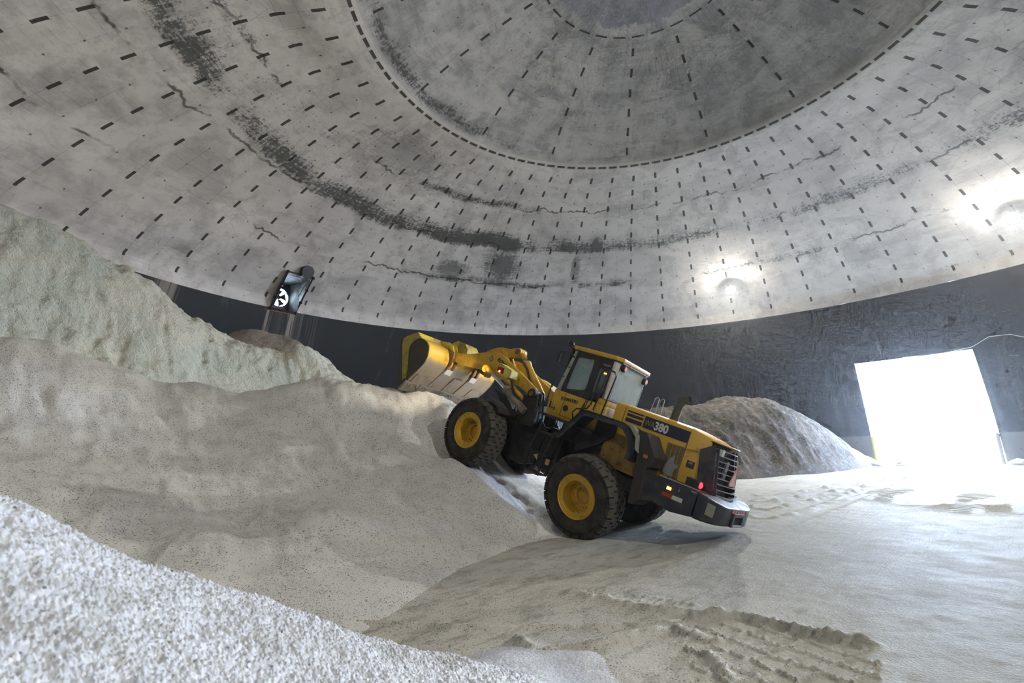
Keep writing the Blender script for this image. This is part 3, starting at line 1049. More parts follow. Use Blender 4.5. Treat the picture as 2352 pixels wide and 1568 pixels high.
X, Y = polar(-66, 26, 0.22, 3.2, 21.0, 0.0065)
Z = heap_z(X, Y)
rad_ = np.hypot(X - CX, Y - CY)
keep = (Z > -0.06) & (rad_ < 24.6)
heap = height_mesh('salt_heap', X, Y, Z, keep, SALT)
tag(heap, 'big speckled grey white salt heap the loader climbs with its bucket over the crest', 'salt pile')

# ------------------------------------------------ pale cliff of caked salt behind
cl = [(-18.796, 14.5, 11.334), (-18.489, 15.5, 10.855), (-18.049, 16.0, 10.607), (-17.452, 16.4, 10.28), (-17.178, 16.8, 10.17), (-16.358, 17.0, 9.974), (-15.916, 17.3, 9.655), (-15.362, 17.5, 9.228), (-14.875, 18.0, 8.874), (-14.317, 18.2, 8.643), (-13.839, 18.4, 8.445), (-13.558, 18.6, 7.782), (-12.928, 18.9, 7.309), (-12.014, 19.5, 6.762), (-11.691, 19.6, 6.5), (-11.064, 19.8, 6.249), (-10.372, 20.0, 5.992), (-9.986, 20.2, 5.833), (-9.26, 20.4, 5.642), (-8.61, 20.6, 5.376),
      (-14.656, 13.5, 6.151), (-12.712, 12.0, 3.969), (-13.76, 14.0, 5.47), (-13.261, 15.5, 5.952), (-11.774, 14.0, 3.9), (-11.954, 17.0, 5.485), (-10.74, 15.5, 3.5), (-9.519, 18.5, 3.9), (-14.706, 12.0, 5.715), (-12.908, 10.8, 3.792), (-11.157, 18.3, 5.213), (-9.96, 17.0, 3.6),
      (-8.913, 21.5, 6.25), (-9.483, 21.6, 6.5), (-8.416, 21.4, 5.715), (-7.894, 21.4, 5.251), (-7.23, 21.3, 4.832), (-6.766, 21.2, 4.425), (-6.3, 21.0, 3.9), (-5.5, 20.5, 2.9),
      (-19.6, 17.0, 10.5), (-17.6, 19.0, 9.2), (-15.5, 20.6, 8.0), (-13.4, 21.4, 6.4), (-11.8, 21.6, 5.6), (-10.4, 22.0, 5.2), (-8.6, 23.2, 5.5), (-7.0, 22.8, 4.4), (-5.4, 22.0, 2.9), (-7.2, 19.3, 3.2), (-8.2, 19.4, 3.7)]
clT = TPS(cl, 0.01)
X, Y = np.meshgrid(np.arange(-21.5, -4.6, 0.065), np.arange(10.0, 25.5, 0.065))
Z = clT(X, Y)
crag = fbm(X * 0.9 + 3, Y * 0.9, 5, 61, 0.55)
Z = Z + 0.20 * crag * smooth(Z, 3.6, 4.8) + 0.09 * fbm(X * 3.5, Y * 3.5, 4, 71, 0.6)
ridg = 1 - np.abs(fbm((X * 0.77 + Y * 0.63) * 1.25 + .4 * crag, (Y * 0.77 - X * 0.63) * 0.22, 4, 81)) * 2
Z = Z + 0.16 * (ridg - 0.6) * smooth(Z, 3.6, 5)
blk, blk2, bh = worley((X * 0.77 + Y * 0.63) * 1.0, Y * 0.5, 8)
Z = Z + 0.10 * (bh - 0.5)
keep = (Z > 2.0) & (np.hypot(X - CX, Y - CY) < np.interp(Z, [0, 3, 6, 9.9, 10.7, 11.5], [25.5, 25.1, 24.2, 22.9, 22.7, 21.5]))


def mat_cliff():
    t = NT('caked_pale_salt')
    p = t.pos()
    n1 = t.noise(p, 0.35, 5, 0.65)
    n2 = t.noise(t.vscale(p, (1, 1, 0.6)), 1.6, 7, 0.72)
    n3 = t.noise(p, 12, 5, 0.75)
    s = t.n('ShaderNodeSeparateXYZ'); t.put(s.inputs[0], p)
    col = t.mix(t.ramp(n1, 0.38, 0.62), (0.58, 0.61, 0.54), (0.68, 0.65, 0.55))
    col = t.mix(t.mul(t.ramp(n2, 0.52, 0.68), 0.5), col, (0.33, 0.37, 0.27))
    col = t.mix(t.mul(t.ramp(t.noise(p, 1.1, 4, .6), 0.62, 0.72), 0.2), col, (0.48, 0.60, 0.60))
    nz = t.n('ShaderNodeNewGeometry'); sn = t.n('ShaderNodeSeparateXYZ'); t.put(sn.inputs[0], nz.outputs['True Normal'])
    top = t.mul(t.ramp(sn.outputs[2], 0.70, 0.88), t.ramp(n2, 0.40, 0.6))
    col = t.mix(t.mul(top, 0.85), col, (0.36, 0.30, 0.24))
    col = t.mix(t.mul(t.ramp(n3, 0.62, 0.75), 0.35), col, (0.30, 0.32, 0.25))
    t.set(color=col, rough=0.85, spec=0.2)
    vs_ = t.noise(t.vscale(p, (3.0, 3.0, 0.8)), 1.5, 7, 0.75)
    t.bump(t.add(t.add(t.mul(n2, 0.8), t.mul(vs_, 1.0)), t.mul(n3, 0.55)), 1.0, 0.12)
    return t.m


cliff = height_mesh('salt_cliff', X, Y, Z, keep, mat_cliff())
tag(cliff, 'tall pale greenish caked salt cliff at the left rising against the dome', 'salt pile')


def mat_dirt(name, c0, c1, c2, sc=1.0):
    t = NT(name)
    p = t.pos()
    n1 = t.noise(p, 0.7 * sc, 5, 0.65)
    n2 = t.noise(p, 3.2 * sc, 6, 0.75)
    n3 = t.noise(p, 18, 4, 0.7)
    stk = t.noise(t.vscale(p, (0.8, 0.8, 3.0)), 1.5, 5, 0.7)
    col = t.mix(t.ramp(n1, 0.38, 0.62), c0, c1)
    col = t.mix(t.ramp(t.add(t.mul(n2, 0.6), t.mul(stk, 0.4)), 0.50, 0.66), col, c2)
    t.set(color=col, rough=0.9, spec=0.15)
    t.bump(t.add(n2, t.mul(n3, 0.6)), 1.0, 0.16)
    return t.m


# dirty mound under the fan opening
mnd = [(-13.6, 22.6, 6.3), (-13.141, 22.2, 7.1), (-12.517, 22.4, 7.42), (-11.865, 22.5, 7.45), (-10.857, 22.6, 7.08), (-10.2, 22.6, 6.85), (-9.735, 22.6, 6.45), (-9.0, 22.5, 5.6),
       (-12.5, 20.6, 6.2), (-11.5, 20.7, 5.9), (-10.3, 20.9, 5.6), (-9.2, 21.0, 5.2), (-14, 21.4, 6.0), (-12.8, 24.2, 7.3), (-11.5, 24.6, 7.2), (-9.8, 24.8, 6.4), (-14.3, 23.4, 6.4), (-8.2, 23.2, 4.4), (-12.2, 19.6, 5.2), (-10, 19.9, 4.8)]
mT = TPS(mnd, 0.01)
X, Y = np.meshgrid(np.arange(-15, -7.6, 0.07), np.arange(19.4, 26, 0.07))
Z = mT(X, Y) + 0.10 * fbm(X * 1.3, Y * 1.3, 5, 91, 0.6) + 0.03 * fbm(X * 6, Y * 6, 3, 95)
keep = (Z > 4.0) & (np.hypot(X - CX, Y - CY) < np.interp(Z, [0, 3, 6, 9.9], [25.5, 25.1, 24.2, 22.9]))
mound = height_mesh('dirty_salt_mound', X, Y, Z, keep, mat_dirt('brown_grey_crust', (0.30, 0.26, 0.22), (0.38, 0.33, 0.28), (0.20, 0.17, 0.14)))
tag(mound, 'brown grey crusted mound directly under the fan opening behind the pale cliff', 'salt pile')

# dirt pile at the right, behind the machine
dt = [(4.5, 25.5, 2.0), (6.524, 25.3, 2.926), (8.021, 25.6, 3.22), (9.48, 25.9, 3.32), (10.917, 26.1, 3.299), (11.843, 26.2, 3.407), (13.356, 26.5, 3.361), (14.363, 26.8, 3.207), (15.736, 27.3, 2.71), (17.133, 27.9, 2.151), (18.875, 29.0, 1.477), (21.0, 30.4, 0.645),
      (3.2, 24.6, 0.4), (7.243, 22.743, 0.0), (9.764, 22.75, 0.0), (12.528, 23.933, 0.0), (15.441, 25.34, 0.0), (17.856, 27.001, 0.0), (20.6, 29.3, 0.0), (22.6, 31.2, -0.1), (5, 22.8, 0.0), (2.5, 23, -0.2),
      (5, 28, 2.4), (8, 28.6, 3.1), (11, 29.6, 3.5), (14, 30.8, 3.4), (16.8, 31.6, 2.6), (19.4, 32.6, 1.5), (22.4, 33, 0.3), (8, 31.5, 3.3), (12, 33, 3.5), (16, 34.5, 2.8), (20, 36, 1.4)]
dT = TPS(dt, 0.01)
X, Y = np.meshgrid(np.arange(2, 24.5, 0.075), np.arange(22, 40, 0.075))
Z = dT(X, Y)
on = smooth(Z, 0.1, 0.8)
Z = Z + on * (0.22 * fbm(X * 0.9, Y * 0.9, 5, 101, 0.6) + 0.09 * fbm(X * 4, Y * 4, 4, 105, 0.7))
gl_ = np.abs(fbm((X * 0.8 + Y * 0.2) * 1.1, (Y * 0.8 - X * 0.2) * 0.3, 4, 111))
Z = Z - on * 0.2 * gl_
keep = (Z > -0.08) & (np.hypot(X - CX, Y - CY) < 25.0)
dirt = height_mesh('dirt_pile', X, Y, Z, keep, mat_dirt('brown_dirty_salt', (0.062, 0.054, 0.044), (0.11, 0.088, 0.07), (0.19, 0.17, 0.15)))
tag(dirt, 'brown dirty pile against the dark wall between the loader and the doorway', 'dirt pile')

# a few clods beside the door
for (az, rr0, s, lab) in ((59.2, 25.0, 0.33, 'snowy lump on the floor just right of the doorway'), (48.6, 22.9, 0.28, 'low white clod at the tip of the dirt pile nearest the doorway'), (45.2, 22.4, 0.35, 'long low white clod lying before the dirt pile near the doorway')):
    b = nb()
    bmesh.ops.create_icosphere(b, subdivisions=3, radius=1.0)
    for v in b.verts:
        k = 1 + 0.35 * mnoise.noise(v.co * 1.7 + Vector((az, 0, 0)))
        v.co = Vector((v.co.x * k * s * 1.8, v.co.y * k * s * 1.2, max(-0.1, v.co.z * k * s * 0.9)))
    o = obj('salt_clod', b, SALT, smooth='all')
    o.location = dome_pt(az, rr0, 0.0)
    tag(o, lab, 'clod')

# ------------------------------------------------ foreground pile of coarse grains
fg = [(-1.438, 1.25, 1.723), (-1.364, 1.35, 1.644), (-1.243, 1.5, 1.522), (-1.176, 1.8, 1.348), (-1.017, 2.1, 1.176), (-0.923, 2.3, 1.069), (-0.724, 2.6, 0.861), (-0.474, 3.0, 0.638), (-0.316, 3.35, 0.462),
      (-0.722, 0.7, 1.36), (-0.761, 0.8, 1.36), (-0.768, 0.97, 1.31), (-0.76, 1.2, 1.24), (-0.711, 1.5, 1.12), (-0.584, 1.85, 0.97), (-0.371, 2.35, 0.76), (-0.108, 2.75, 0.58),
      (-0.05, 3.7, 0.25), (0.2, 3.3, 0.3), (0.327, 4.149, 0.04), (0.62, 3.6, 0.08), (0.932, 4.5, -0.02), (0.39, 4.776, 0.02), (0.009, 4.805, 0.02), (-0.136, 4.385, 0.1), (1.05, 4.2, -0.03), (0.9, 3.3, 0.0), (0.6, 2.6, 0.15), (0.3, 1.8, 0.45), (0.0, 1.2, 0.8), (0.1, 0.6, 0.9),
      (-1.9, 1.4, 1.75), (-2.2, 1.9, 1.35), (-2.0, 2.4, 0.95), (-1.8, 2.9, 0.6), (-1.5, 3.3, 0.35), (-1.0, 3.9, 0.1), (-0.6, 4.5, 0.0), (-2.6, 2.8, 0.6), (-3.0, 1.8, 1.3), (-2.6, 0.8, 2.0), (-1.2, 0.6, 1.65), (-2.4, 3.5, 0.1), (1.3, 3.6, -0.1), (0.5, 5.2, -0.08), (-0.9, 5.0, -0.1), (1.5, 4.8, -0.1), (-3.4, 2.8, .7)]
fT = TPS(fg, 0.004)
X, Y = polar(-62, 27, 0.075, 0.62, 5.4, 0.0018)
Z = fT(X, Y)
on = smooth(Z, 0.02, 0.35)
Z = Z + on * (0.030 * fbm(X * 3.0, Y * 3.0, 4, 121) + 0.010 * fbm(X * 22, Y * 22, 3, 131))
gd, g2, gh = worley(X * 185, Y * 185, 3)
hd, h2, hh = worley(X * 96 + 3, Y * 96, 4)
g_ = np.sqrt(np.clip(1 - (gd * 1.75) ** 2, 0, 1)) * (0.25 + 0.75 * gh)
h_ = np.sqrt(np.clip(1 - (hd * 1.7) ** 2, 0, 1)) * (hh > 0.55)
Z = Z + (0.25 + 0.75 * on) * (0.0058 * g_ + 0.0062 * h_ + 0.010 * fbm(X * 45, Y * 45, 3, 133))
keep = (Z > 0.004)


def mat_fg():
    t = NT('coarse_white_salt')
    p = t.pos()
    vn = t.n('ShaderNodeTexVoronoi'); t.put(vn.inputs['Vector'], p); vn.inputs['Scale'].default_value = 95
    vc = t.n('ShaderNodeSeparateXYZ'); t.put(vc.inputs[0], vn.outputs['Color'])
    n1 = t.noise(p, 1.4, 4, 0.6)
    col = t.mix(vc.outputs[1], (0.42, 0.435, 0.48), (0.68, 0.70, 0.75))
    col = t.mix(t.ramp(t.noise(p, 3.0, 5, 0.7), 0.45, 0.72), col, (0.40, 0.41, 0.42))
    sp = t.mul(t.lt(vc.outputs[0], t.add(0.012, t.mul(n1, 0.03))), t.ramp(vn.outputs['Distance'], 0.55, 0.35))
    col = t.mix(t.mul(sp, 0.8), col, (0.10, 0.10, 0.12))
    t.set(color=col, rough=0.55, spec=0.4)
    t.bump(t.add(t.mul(vn.outputs['Distance'], -1.0), t.mul(t.noise(p, 260, 2), 0.3)), 0.35, 0.006)
    return t.m


fgo = height_mesh('coarse_salt_pile', X, Y, Z, keep, mat_fg(), smooth_=True)
tag(fgo, 'coarse white salt pile close up in the lower left foreground', 'salt pile')

# ------------------------------------------------ floor
RIDGES = [([(-2.2, 5.62), (-1.332, 5.577), (-0.861, 5.449), (-0.197, 5.296), (0.654, 5.283), (1.294, 5.288), (1.771, 5.432)], 0.035, 0.045, 0.15),
          ([(1.6, 5.40), (1.771, 5.432), (2.204, 5.419), (2.435, 5.19), (2.674, 4.895), (2.97, 4.702), (3.1, 4.62)], 0.075, 0.055, 0.4),
          ([(0.517, 6.56), (0.745, 6.268), (1.097, 5.989), (1.416, 5.735), (1.817, 5.559), (2.151, 5.398)], 0.05, 0.09, 0.8),
          ([(-0.7, 4.3), (-0.348, 4.439), (-0.067, 4.611), (0.232, 4.696), (0.586, 4.809), (1.021, 5.028), (1.452, 5.251)], 0.05, 0.07, 0.3),
          ([(1.442, 5.217), (1.608, 4.981), (1.767, 4.786)], 0.05, 0.05, 0.6), ([(-0.068, 5.01), (0.05, 4.85), (0.12, 4.704)], 0.06, 0.07, 0.4),
          ([(1.544, 4.598), (1.552, 4.347), (1.567, 4.068)], 0.04, 0.05, 0.5)]


def in_poly(x, y, poly):
    c = np.zeros(x.shape, bool)
    n = len(poly)
    for i in range(n):
        x0, y0 = poly[i]; x1, y1 = poly[(i + 1) % n]
        m_ = ((y0 > y) != (y1 > y)) & (x < (x1 - x0) * (y - y0) / (y1 - y0 + 1e-9) + x0)
        c ^= m_
    return c


def floor_z(X, Y):
    Z = 0.012 * fbm(X * 0.8, Y * 0.8, 4, 141) + 0.006 * fbm(X * 5, Y * 5, 4, 145, 0.6)
    far = smooth(Y, 9, 14)
    for poly, h, wd, rough in RIDGES:
        d, t_ = seg_dist(X, Y, poly)
        d = d + 0.02 * fbm(X * 9, Y * 9, 3, 151)
        hh_ = h * (1 + rough * fbm(X * 7, Y * 7, 3, 155)) * smooth(t_, 0, 0.08) * (1 - smooth(t_, 0.9, 1.0))
        Z = Z + hh_ * np.exp(-(np.abs(d) / wd) ** 1.6)
    # tyre lug pattern left in the loose salt: a net of thin raised edges
    for poly, ang, sc, h in (([(1.45, 5.25), (2.45, 5.30), (2.95, 4.7), (2.6, 3.9), (1.3, 3.95)], 0.5, 4.0, 0.034), ([(0.56, 6.75), (1.9, 5.95), (2.0, 5.6), (0.8, 6.25)], 0.9, 4.5, 0.024)):
        c_, s_ = math.cos(ang), math.sin(ang)
        u_ = (X * c_ + Y * s_) * sc + 0.15 * fbm(X * 2, Y * 2, 2, 161); v_ = (-X * s_ + Y * c_) * sc
        d1, d2, hh2 = worley(u_, v_ * 1.25, 17, 0.28)
        e_ = np.clip(1 - (d2 - d1) / 0.16, 0, 1)
        m_ = in_poly(X + 0.06 * fbm(X * 6, Y * 6, 2, 3), Y + 0.06 * fbm(X * 6, Y * 6, 2, 5), poly)
        Z = Z + np.where(m_, h * e_ * (0.9 + 0.35 * fbm(X * 5, Y * 5, 3, 165)), 0)
    # long wheel tracks curving to the doorway
    for off in (-2.2, -0.6, 0.9, 2.3, 3.9):
        c_ = [(6.0 + off * 0.5, 12.5 + off), (10 + off * .5, 15.8 + off * .8), (15 + off * .35, 20.2 + off * .4), (20 + off * .35, 25.4 - off * .1), (24.5, 29.5 - off * .4)]
        d, t_ = seg_dist(X, Y, c_)
        Z = Z + far * 0.045 * np.exp(-((d - 0.32) / 0.10) ** 2) * (1 + fbm(X * 3, Y * 3, 3, 171)) - far * 0.025 * np.exp(-(d / 0.25) ** 2)
    u_ = X * 0.72 + Y * 0.69; v_ = -X * 0.69 + Y * 0.72
    Z = Z + far * 0.035 * fbm(u_ * 0.35, v_ * 2.6, 4, 181) * smooth(X, 2, 7)
    # lug rows in the dark patch
    m_ = smooth(X, 9, 10.5) * (1 - smooth(X, 15, 17)) * smooth(fbm(u_ * .4, v_ * 1.2, 3, 33), 0.0, 0.15) * smooth(Y, 10.5, 12) * (1 - smooth(Y, 16, 18))
    Z = Z + m_ * 0.03 * np.sin(u_ * 22) 
    return Z


def mat_floor():
    t = NT('packed_salt_floor')
    p = t.pos()
    n1 = t.noise(p, 0.30, 5, 0.6)
    n2 = t.noise(p, 1.6, 6, 0.7)
    n3 = t.noise(p, 40, 4, 0.7)
    rot = t.n('ShaderNodeVectorRotate', rotation_type='Z_AXIS'); t.put(rot.inputs[0], p); rot.inputs['Angle'].default_value = -R(44)
    st = t.noise(t.vscale(rot.outputs[0], (0.25, 2.4, 1)), 1.2, 6, 0.7)
    col = t.mix(t.ramp(n1, 0.36, 0.64), (0.29, 0.28, 0.235), (0.20, 0.195, 0.16))
    s = t.n('ShaderNodeSeparateXYZ'); t.put(s.inputs[0], p)
    fx, fy = s.outputs[0], s.outputs[1]
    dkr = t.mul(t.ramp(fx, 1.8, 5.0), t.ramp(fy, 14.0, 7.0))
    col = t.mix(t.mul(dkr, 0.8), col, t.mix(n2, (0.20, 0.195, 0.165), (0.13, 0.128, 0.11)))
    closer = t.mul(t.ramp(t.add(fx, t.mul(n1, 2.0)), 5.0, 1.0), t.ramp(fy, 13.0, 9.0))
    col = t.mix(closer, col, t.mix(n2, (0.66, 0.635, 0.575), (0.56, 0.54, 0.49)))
    col = t.mix(t.mul(t.ramp(n2, 0.42, 0.68), t.sub(0.35, t.mul(dkr, 0.22))), col, (0.44, 0.435, 0.41))
    col = t.mix(t.mul(t.ramp(t.noise(t.vscale(rot.outputs[0], (0.7, 1.6, 1)), 2.6, 7, 0.75), 0.48, 0.62), 0.5), col, (0.21, 0.205, 0.165))
    col = t.mix(t.mul(t.ramp(st, 0.55, 0.68), 0.50), col, (0.25, 0.235, 0.20))
    patch = t.mul(t.mul(t.ramp(fy, 12.0, 14.0), t.ramp(fy, 19.5, 17.0)), t.ramp(fx, 7.5, 10.0))
    col = t.mix(t.mul(t.mul(patch, t.ramp(t.add(t.mul(st, 0.6), t.mul(n2, 0.4)), 0.47, 0.6)), 0.6), col, (0.23, 0.215, 0.18))
    vn = t.n('ShaderNodeTexVoronoi'); t.put(vn.inputs['Vector'], p); vn.inputs['Scale'].default_value = 52
    vc = t.n('ShaderNodeSeparateXYZ'); t.put(vc.inputs[0], vn.outputs['Color'])
    nearl = t.mul(t.ramp(fx, 2.6, 0.6), t.ramp(fy, 8.5, 6.5))
    sp = t.mul(t.lt(vc.outputs[0], t.add(0.006, t.mul(t.mul(nearl, t.ramp(n2, 0.3, 0.6)), 0.34))), t.ramp(vn.outputs['Distance'], 0.5, 0.3))
    col = t.mix(t.mul(sp, 0.75), col, (0.07, 0.065, 0.06))
    col = t.mix(t.mul(n3, 0.22), col, (0.34, 0.33, 0.30))
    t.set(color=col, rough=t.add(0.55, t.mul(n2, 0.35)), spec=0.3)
    t.bump(t.add(t.add(t.mul(n3, 0.35), t.mul(n2, 0.7)), t.mul(st, 0.9)), 0.8, 0.045)
    return t.m


X, Y = polar(-64, 62, 0.17, 1.5, 42, 0.0058)
Z = floor_z(X, Y)
keep = np.hypot(X - CX, Y - CY) < 25.95
FLOOR = mat_floor()
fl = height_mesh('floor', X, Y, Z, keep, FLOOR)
tag(fl, kind='structure')
b = nb()
bmesh.ops.create_circle(b, cap_ends=True, radius=26.3, segments=96, matrix=Matrix.Translation((CX, CY, -0.09)))
tag(obj('floor_base', b, FLOOR), kind='structure')

# ================================================================== WHEEL LOADER
LM = Matrix(((-0.703902, -0.606531, 0.369651, 1.7173), (0.610925, -0.782459, -0.12053, 10.9833),
             (0.362342, 0.140988, 0.92132, 0.0443), (0, 0, 0, 1)))
LD = empty('wheel_loader', mat=LM)
tag(LD, 'yellow and dark navy wheel loader climbing the salt heap with its bucket raised', 'wheel loader')
TR_, HYC = 0.80, 1.06     # tyre radius, wheel centre half track


def make_wheel(cx, side, osc):
    """side +1 = left. built in loader axes, then the whole wheel is turned about the axle pivot"""
    yc = HYC * side
    s = side
    b = nb()
    carc = [(-0.27, 0.43), (-0.285, 0.47), (-0.30, 0.56), (-0.295, 0.65), (-0.27, 0.715), (-0.23, 0.762), (-0.12, 0.776), (0, 0.778),
            (0.12, 0.776), (0.23, 0.762), (0.27, 0.715), (0.295, 0.65), (0.30, 0.56), (0.285, 0.47), (0.27, 0.43)]
    lathe_y(b, [(yc + y, r) for y, r in carc], (cx, 0.79), 64, closed=True)
    # raised ribs on the side walls
    for sg in (-1, 1):
        lathe_y(b, [(yc + sg * 0.292, 0.655), (yc + sg * 0.303, 0.648), (yc + sg * 0.303, 0.625), (yc + sg * 0.296, 0.62)], (cx, 0.79), 64)
        lathe_y(b, [(yc + sg * 0.284, 0.470), (yc + sg * 0.295, 0.476), (yc + sg * 0.298, 0.50), (yc + sg * 0.296, 0.51)], (cx, 0.79), 64)
    # tread blocks: two shoulder rows and two centre rows, staggered
    N = 25
    def block(pts, r_out, r_in_fn, cyl):
        # pts: (y, angle) ; extruded from r_in to r_out
        n = len(pts)
        cy_ = sum(p[0] for p in pts) / n; ca = sum(p[1] for p in pts) / n
        lo, mid, hi = [], [], []
        for y, a in pts:
            ri = r_in_fn(y); ro = r_out(y)
            lo.append(b.verts.new((cx + ri * math.cos(a), yc + y, 0.79 + ri * math.sin(a))))
            mid.append(b.verts.new((cx + (ro - .010) * math.cos(a), yc + y, 0.79 + (ro - .010) * math.sin(a))))
            y2, a2 = cy_ + (y - cy_) * 0.82, ca + (a - ca) * 0.84
            hi.append(b.verts.new((cx + ro * math.cos(a2), yc + y2, 0.79 + ro * math.sin(a2))))
        fs = [b.faces.new(hi)]
        fs[0].material_index = 1
        for i in range(n):
            j = (i + 1) % n
            fs.append(b.faces.new((lo[i], lo[j], mid[j], mid[i])))
            fs.append(b.faces.new((mid[i], mid[j], hi[j], hi[i])))
            fs[-1].material_index = 1
        bmesh.ops.recalc_face_normals(b, faces=fs)
    st = 2 * math.pi / N
    g = 0.055 * st
    ro = lambda y: 0.803 - 0.55 * max(0, abs(y) - 0.17) ** 1.3
    ri = lambda y: 0.755 - 0.6 * max(0, abs(y) - 0.2)
    for k in range(N):
        a0 = k * st
        for row, (y0, y1, off) in enumerate(((-0.298, -0.182, 0), (-0.172, -0.064, 0.5), (-0.054, 0.054, 0.0), (0.064, 0.172, 0.5), (0.182, 0.298, 0.0))):
            a = a0 + off * st
            ym = (y0 + y1) / 2
            if row in (0, 4):
                inn, outr = (y1, y0) if row == 0 else (y0, y1)
                pts = [(outr, a + g), (outr, a + st - g), (inn, a + st - 1.2 * g), (inn + (0.018 if row == 0 else -0.018), a + st / 2), (inn, a + 1.2 * g)]
            else:
                pts = [(y0, a + 2.6 * g), (y0 - 0.016, a + st / 2), (y0, a + st - 2.6 * g), (ym, a + st - 0.6 * g), (y1, a + st - 2.6 * g), (y1 + 0.016, a + st / 2), (y1, a + 2.6 * g), (ym, a + 0.6 * g)]
            block(pts, ro, ri, None)
    tire = obj('wheel', b, [TIRE, TREAD], LD, smooth=True)
    # rim
    b = nb()
    f = yc + 0.275 * s
    prof = [(f - 0.02 * s, 0.435), (f + 0.005 * s, 0.432), (f + 0.022 * s, 0.418), (f + 0.022 * s, 0.405), (f + 0.006 * s, 0.398), (f + 0.010 * s, 0.375),
            (f + 0.0 * s, 0.372), (f + 0.004 * s, 0.345), (f - 0.008 * s, 0.340), (f - 0.01 * s, 0.305), (f - 0.03 * s, 0.296), (f - 0.24 * s, 0.285), (f - 0.26 * s, 0.275), (f - 0.265 * s, 0.18),
            (f - 0.270 * s, 0.165), (f - 0.33 * s, 0.155), (f - 0.335 * s, 0.001)]
    lathe_y(b, prof, (cx, 0.79), 56)
    for k in range(20):      # wheel nuts
        a = 2 * math.pi * k / 20
        p = Vector((cx + 0.228 * math.cos(a), f - 0.262 * s, 0.79 + 0.228 * math.sin(a)))
        tube(b, [p, p + Vector((0, 0.035 * s, 0))], 0.014, 6)
    for k in range(12):
        a = 2 * math.pi * k / 12
        p = Vector((cx + 0.12 * math.cos(a), f - 0.335 * s, 0.79 + 0.12 * math.sin(a)))
        tube(b, [p, p + Vector((0, 0.015 * s, 0))], 0.012, 6)
    a = -2.0
    p = Vector((cx + 0.29 * math.cos(a), f - 0.02 * s, 0.79 + 0.29 * math.sin(a)))
    tube(b, [p, p + Vector((0, 0.05 * s, 0)), p + Vector((0.03, 0.06 * s, 0.03))], 0.008, 6)
    rim = obj('rim', b, YEL, tire, smooth=True)
    if osc:
        T_ = Matrix.Translation((0, 0, 0.79)) @ Matrix.Rotation(R(-9.2), 4, 'X') @ Matrix.Translation((0, 0, -0.79))
        tire.data.transform(T_)
        rim.data.transform(T_)
    return tire


for cx, osc in ((0.0, True), (3.3, False)):
    for sd in (1, -1):
        make_wheel(cx, sd, osc)

# axles
for cx, ang in ((0.0, -9.2), (3.3, 0)):
    b = nb()
    tube(b, [(cx, -0.98, 0.79), (cx, -0.8, 0.79), (cx, -0.45, 0.79), (cx, 0, 0.79), (cx, 0.45, 0.79), (cx, 0.8, 0.79), (cx, 0.98, 0.79)], [0.15, 0.19, 0.16, 0.30, 0.16, 0.19, 0.15], 20)
    T_ = Matrix.Translation((0, 0, 0.79)) @ Matrix.Rotation(R(ang), 4, 'X') @ Matrix.Translation((0, 0, -0.79))
    b.transform(T_)
    obj('axle', b, BLACK, LD, smooth=True)

# ---- rear frame
b = nb()
prism(b, [(-2.05, 1.18), (-1.4, 0.98), (0.6, 0.95), (1.35, 0.62), (1.75, 0.60), (1.75, 1.35), (1.2, 1.75), (-2.05, 1.62)], -0.46, 0.46)
box(b, 0.2, 1.3, -0.60, 0.60, 1.55, 1.86)
box(b, 1.45, 1.85, -0.22, 0.22, 0.55, 0.80)
box(b, 1.45, 1.85, -0.22, 0.22, 1.35, 1.55)
bevel(b, 0.015)
obj('rear_frame', b, BLACK, LD)

# transmission under the cab and hinge
b = nb()
tube(b, [(0.3, 0, 0.8), (1.5, 0, 0.72), (2.6, 0, 0.78)], [0.09, 0.10, 0.09], 12)
tube(b, [(1.65, 0, 0.5), (1.65, 0, 1.5)], 0.16, 16)
obj('drive_shaft', b, DARKST, LD, smooth=True)

# ---- front frame: side plates, floor, tower with pin bosses
b = nb()
prof = [(1.85, 0.62), (2.3, 0.45), (3.6, 0.50), (3.95, 0.85), (3.85, 1.25), (3.2, 1.42), (2.75, 1.55), (2.62, 1.95), (2.52, 2.16), (2.40, 2.26), (2.26, 2.22), (2.18, 2.02), (2.05, 1.6), (1.85, 1.45)]
for y in (0.30, -0.36):
    prism(b, prof, y, y + 0.06)
box(b, 1.9, 3.9, -0.32, 0.32, 0.62, 0.72)
box(b, 3.2, 3.8, -0.45, 0.45, 0.85, 1.15)
prism(b, [(1.8, 0.6), (2.0, 0.6), (2.0, 1.5), (1.8, 1.5)], -0.34, 0.34)
bevel(b, 0.012)
fframe = obj('front_frame', b, BLACK, LD)
b = nb()
for y0, y1 in ((0.24, 0.64), (-0.64, -0.24)):
    tube(b, [(2.40, y0, 2.12), (2.40, y1, 2.12)], 0.125, 20)
    tube(b, [(2.45, y0, 1.62), (2.45, y1, 1.62)], 0.10, 20)
    # boxed shoulder each side of the tower
    prism(b, [(2.62, 2.00), (2.55, 2.04), (2.0, 2.08), (2.0, 1.98), (2.55, 1.90)], y0, y1)
    prism(b, [(2.60, 1.95), (2.12, 2.0), (2.05, 1.40), (2.42, 1.36)], y0, y1)
bevel(b, 0.008, 1)
obj('boom_tower', b, BLACK, fframe, smooth=True)
for y0, y1 in ((0.60, 0.67), (-0.67, -0.60)):
    b = nb()
    tube(b, [(2.40, y0, 2.12), (2.40, y1, 2.12)], 0.06, 16)
    obj('tower_pin', b, PINMET, fframe, smooth=True)
b = nb()
